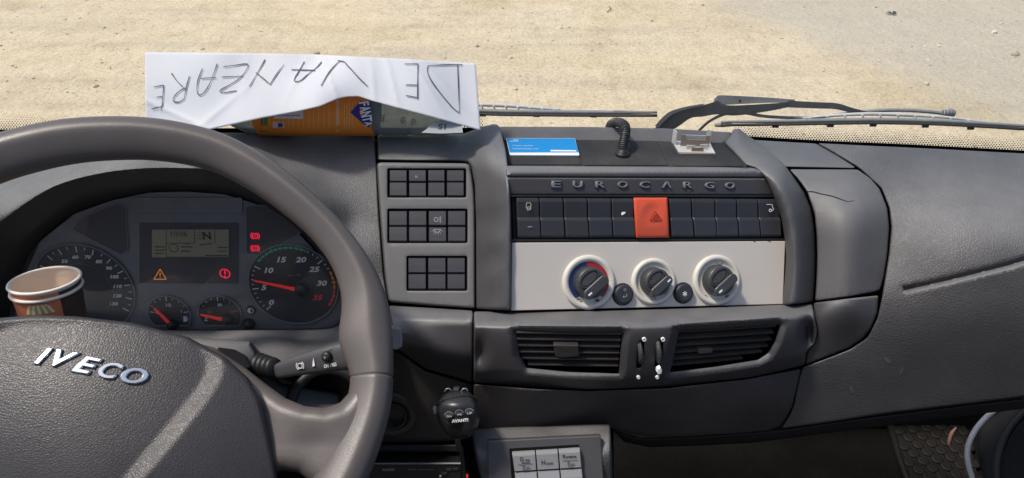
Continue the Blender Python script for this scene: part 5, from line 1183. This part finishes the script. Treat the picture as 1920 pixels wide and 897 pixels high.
    for k, ss in st.items():
        Vv, Ff = [], []
        for s in ss:
            C = catmull(np.array([(240+x/2.8235, 80+y/2.8235) for x, y in s]), 8)
            T = np.gradient(C, axis=0); T /= np.linalg.norm(T, axis=1, keepdims=True)+1e-9; Nn = np.stack([-T[:, 1], T[:, 0]], 1)*(.85+.35*np.sin(np.arange(len(C))*.37+len(k)+s[0][0])*np.sin(np.arange(len(C))*.11))[:, None]
            i0 = len(Vv)
            for c, q in zip(C, Nn):
                for z in (c-q, c+q): Vv.append(Wp(z[0], z[1], float(pd(np.array(z[0]), np.array(z[1])))-.0012))
            Ff += [(i0+2*i, i0+2*i+1, i0+2*i+3, i0+2*i+2) for i in range(len(C)-1)]
        mk('handwritten_letter', Vv, Ff, ink, t)
build_sign()

def build_bottle():
    d0, v0 = .832, 188
    o = Wp(640, v0, d0); R = .0395; t = thing('plastic_bottle', 'empty plastic drink bottle with orange label lying behind the paper sign', 'bottle', o-np.array([0, 0, R]))
    m = bpy.data.materials.new('clear PET'); m.use_nodes = True; n = m.node_tree; n.nodes.clear()
    o_ = n.nodes.new('ShaderNodeOutputMaterial'); mx = n.nodes.new('ShaderNodeMixShader'); tr = n.nodes.new('ShaderNodeBsdfTransparent'); pr = n.nodes.new('ShaderNodeBsdfPrincipled'); lw = n.nodes.new('ShaderNodeLayerWeight')
    tr.inputs[0].default_value = (.72, .78, .76, 1); pr.inputs['Base Color'].default_value = (.25, .29, .30, 1); pr.inputs['Roughness'].default_value = .12
    lw.inputs[0].default_value = .35; mr = n.nodes.new('ShaderNodeMapRange'); mr.inputs['To Min'].default_value = .55; mr.inputs['To Max'].default_value = .95
    n.links.new(lw.outputs['Facing'], mr.inputs['Value']); n.links.new(mr.outputs[0], mx.inputs[0]); n.links.new(tr.outputs[0], mx.inputs[1]); n.links.new(pr.outputs[0], mx.inputs[2]); n.links.new(mx.outputs[0], o_.inputs[0])
    X = lambda u: (u-640)*d0/FPX
    prof = [(.0125, X(352)), (.0125, X(372)), (.0155, X(373)), (.0155, X(378)), (.0125, X(379)), (.0135, X(390)), (.021, X(412)), (.0305, X(438)), (.0365, X(462)), (R*.985, X(485)), (R, X(490)), (R, X(704)), (R*.97, X(710)), (R, X(718)), (R, X(760)), (R*.965, X(768)), (R, X(776)), (R, X(830)), (R*.93, X(852)), (R*.75, X(862)), (.012, X(858)), (.001, X(852))]
    lathe('bottle_shell', o, (1, 0, 0), prof, m, t, seg=48, ex=-Fv, cap=False)
    lathe('cap', o, (1, 0, 0), [(.001, X(338)), (.0145, X(339)), (.015, X(342)), (.015, X(366)), (.013, X(367))], mat('bottle cap', (.55, .20, .03), .4), t, seg=32, cap=False)
    RL = R+.0006
    def wrap(u, v, h=0):   # point of the label seen at pixel (u,v)
        r = ray(u, v); r2 = r.copy(); r2[0] = 0; oc = CAM-o; oc = oc.copy(); oc[0] = 0; rr = RL+h
        a = r2.dot(r2); b = 2*r2.dot(oc); c = oc.dot(oc)-rr*rr; disc = max(b*b-4*a*c, 0); s = (-b-math.sqrt(disc))/(2*a); return CAM+r*s
    def patch(nm, u0, v0_, u1, v1, m_, h, par, nseg=6, sk=0):
        V, F = [], []
        for k in range(nseg+1):
            vv = v0_+(v1-v0_)*k/nseg; V += [wrap(u0+sk*k/nseg, vv, h), wrap(u1+sk*k/nseg, vv, h)]
        for k in range(nseg): F.append((2*k, 2*k+2, 2*k+3, 2*k+1))
        return mk(nm, V, F, m_, par)
    og = mat('label orange', (.86, .27, .03), .38, .5, var=.06, vscale=40)
    lb = lathe('label', o, (1, 0, 0), [(RL, X(488)), (RL, X(703.5))], og, t, seg=64, ex=-Fv, cap=False)
    patch('green_strip', 494, 160, 502, 247.5, mat('label green', (.03, .26, .12), .4), .0003, lb)
    patch('pale_strip', 630, 160, 636, 247, mat('label pale', (.75, .45, .25), .45), .0003, lb)
    patch('red_strip', 489, 160, 493, 247.5, mat('label red', (.45, .05, .03), .4), .0003, lb)
    bc = patch('barcode_field', 514, 190, 568, 223, mat('label white', (.72, .68, .74), .45), .0003, lb)
    V, F = [], []; u = 516.5
    while u < 565:
        w = rng.choice([.8, 1.2, 1.9]); i = len(V); V += [wrap(u, 192, .0005), wrap(u, 218, .0005), wrap(u+w, 218, .0005), wrap(u+w, 192, .0005)]; F.append((i, i+1, i+2, i+3)); u += w+rng.choice([.9, 1.4])
    mk('barcode_bars', V, F, mat('barcode ink', (.05, .03, .16), .5), bc)
    rb = patch('recycling_field', 511, 229, 533, 240.5, mat('label cream', (.70, .55, .42), .45), .0003, lb); patch('recycling_mark', 521, 231, 530, 239, mat('recycling ink', (.06, .06, .22), .5), .0005, rb)
    pt = mat('label small print', (.85, .45, .20), .5)
    for q in range(9): patch('print_line', 540+q*9.5, 212-q*2, 541+q*9.5, 243, pt, .0003, lb)
    for q in range(4): patch('print_line', 645+q*5, 194, 646.2+q*5, 243, pt, .0003, lb)
    navy = mat('label navy', (.02, .03, .24), .4); wl = mat('label white ink', (.85, .85, .88), .4)
    V = [wrap(u, v, .0016) for u, v in ((657, 211), (676, 190), (690, 196), (696, 215), (693, 240), (680, 232))]; mk('logo_field', V, [(0, 5, 4, 3, 2, 1)], navy, lb)
    for s, u, v, hp, w in (('F', 682.5, 195, 19, 8), ('A', 685, 204.5, 20, 9.5), ('N', 686.5, 214.5, 20, 9.5), ('T', 688.5, 224, 18, 9), ('A', 690.5, 232.5, 14, 8)):
        dd = d0-R
        def put(x, y, h, u=u, v=v): return wrap(u+x*FPX/dd, v-y*FPX/dd, .0018+h)
        text('logo_letter', s, None, u, v, hp, wl, lb, h=.0003, rot=-80, bold=.03, wpx=w, mapf=(put, dd))
    gi = mat('marker grey', (.075, .085, .085), .5)
    for s, u, v, hp in (('E', 717, 222, 12), ('0', 755, 226, 12), ('0', 775, 229, 12)):
        dd = d0-R
        def put(x, y, h, u=u, v=v): return wrap(u+x*FPX/dd, v-y*FPX/dd, .0003+h)
        text('marker_figure', s, None, u, v, hp, gi, t, h=.0003, rot=170, mapf=(put, dd))
    # folded scrap with a number
    s = thing('paper_scrap', 'folded scrap of grey paper marked with dark figures at the bottle\'s right end', 'paper', Wp(822, 250, .785))
    pl = Pl(820, 240, .782, 0, 30)
    slab('scrap_sheet', [(790, 250), (800, 243), (814, 228), (840, 226), (866, 234), (868, 250), (826, 251.5)], pl, 0, .0008, mat('scrap grey', (.36, .38, .38), .7, var=.1), s, b=.0002)
    text('scrap_text', '15', pl, 829, 239, 13, M['dark_print'], s, h=.0009, ext=.0004, rot=176, bold=.01)
build_bottle()

def build_cups():
    mc = mat('paper cup inside', (.85, .68, .50), .6, var=.06, vscale=40); mw = mat('cup rim white', (.82, .72, .60), .5)
    mo = mat('cup print orange', (.62, .20, .09), .5, var=.25, vscale=60); mk_ = mat('cup print brown', (.05, .028, .022), .5, var=.3, vscale=70); mp = mat('cup print pink', (.62, .24, .20), .5, var=.2, vscale=70)
    ax = np.array([.0, .22, .97]); ax /= np.linalg.norm(ax); ctr = Wp(84, 526, .655)
    side = Wp(83+72, 520, .655)-Wp(83-72, 540, .655); R = 72*.655/FPX*.83
    ex = -Fv - ax*(-Fv).dot(ax); ex /= np.linalg.norm(ex); e2 = np.cross(ax, ex)
    H = .092
    def cup(name, lab, off, printed):
        c = ctr - ax*off
        t = thing(name, lab, 'cup', c-ax*H, 'nested paper cups')
        prof = [(R*.72, -H), (R*.74, -H), (R*.965, -.003)]
        def fm(k, i):
            a = (i+.5)/64*360
            return 0 if (a > 285 or a < 52) else (1 if a < 150 else 2)
        lathe('cup_wall', c, ax, [(.0005, -H+.003)]+prof, [mo, mk_, mp], t, seg=64, ex=ex, fm=fm, cap=False)
        P = []
        for i in range(73):
            a = 2*math.pi*i/72; P.append(c+R*.985*(math.cos(a)*ex+math.sin(a)*e2))
        V, F = [], []
        for i in range(72):
            a = 2*math.pi*i/72; rd = math.cos(a)*ex+math.sin(a)*e2
            for q in range(8): b = 2*math.pi*q/8; V.append(c+rd*(R*.985+.0015*math.cos(b))+ax*.0016*math.sin(b))
        for i in range(72):
            for q in range(8): F.append((i*8+q, ((i+1) % 72)*8+q, ((i+1) % 72)*8+(q+1) % 8, i*8+(q+1) % 8))
        mk('rolled_rim', V, F, mw, t, smooth=True)
        return t, c
    t2, c2 = cup('paper_cup', 'outer paper cup with orange print, its rim just below the inner one', .0075, True)
    t1, c1 = cup('paper_cup', 'inner paper cup, its cream inside stained with coffee, standing by the dials', 0, False)
    inn = [(R*.955, -.001), (R*.72, -H+.008), (.0005, -H+.008)]
    lathe('cup_lining', c1, ax, inn[::-1], mc, t1, seg=64, ex=ex, cap=False)
    rad = lambda h: R*.955+(R*.72-R*.955)*(-h-.001)/(H-.009)
    st = mat('coffee stain', (.36, .20, .10), .6, var=.3, vscale=200)
    def strip(nm, pts, w):
        V, F = [], []
        for i, (a, h) in enumerate(pts):
            rd = math.cos(math.radians(a))*ex+math.sin(math.radians(a))*e2; ww = w*(.5+rng.random())
            for q in (-ww, ww): V.append(c1+rd*(rad(h+q)-.0004)+ax*(h+q))
        for i in range(len(pts)-1): F.append((2*i, 2*i+1, 2*i+3, 2*i+2))
        mk(nm, V, F, st, t1)
    strip('coffee_line', [(a, -.031+.006*math.sin(math.radians(a-110))) for a in np.linspace(165, 250, 40)], .0007)
    V, F = [], []
    for i, h in enumerate(np.linspace(-.018, -.046, 14)):
        a = math.radians(168+.5*rng.normal()); 
        for q in (-.010, .010): rd = math.cos(a+q)*ex+math.sin(a+q)*e2; V.append(c1+rd*(rad(h)-.0005)+ax*h)
        if i: F.append((2*i-2, 2*i-1, 2*i+1, 2*i))
    mk('cup_seam', V, F, st, t1)
    # striped awning printed on the outer cup
    cr = mat('awning cream', (.75, .66, .45), .5); mu = mat('awning mustard', (.50, .32, .10), .5)
    V, F, FM = [], [], []
    ro = lambda h: R*.965+(R*.74-R*.965)*(-h-.003)/(H-.003)+.0005
    for i in range(9):
        for j, (h0, h1, s0, s1) in enumerate(((-.0035, -.0058, .55, .8), (-.0058, -.0125, .8, 1.05))):
            k = len(V)
            for hh, sc in ((h0, s0), (h1, s1)):
                for q in (i, i+1):
                    a = math.radians(14+(q-4.5)*5.2*sc); rd = math.cos(a)*ex+math.sin(a)*e2; V.append(c2+rd*ro(hh)+ax*hh)
            F.append((k, k+2, k+3, k+1)); FM.append(i % 2)
    mk('awning_print', V, F, [cr, mu], t2, fm=FM)
build_cups()
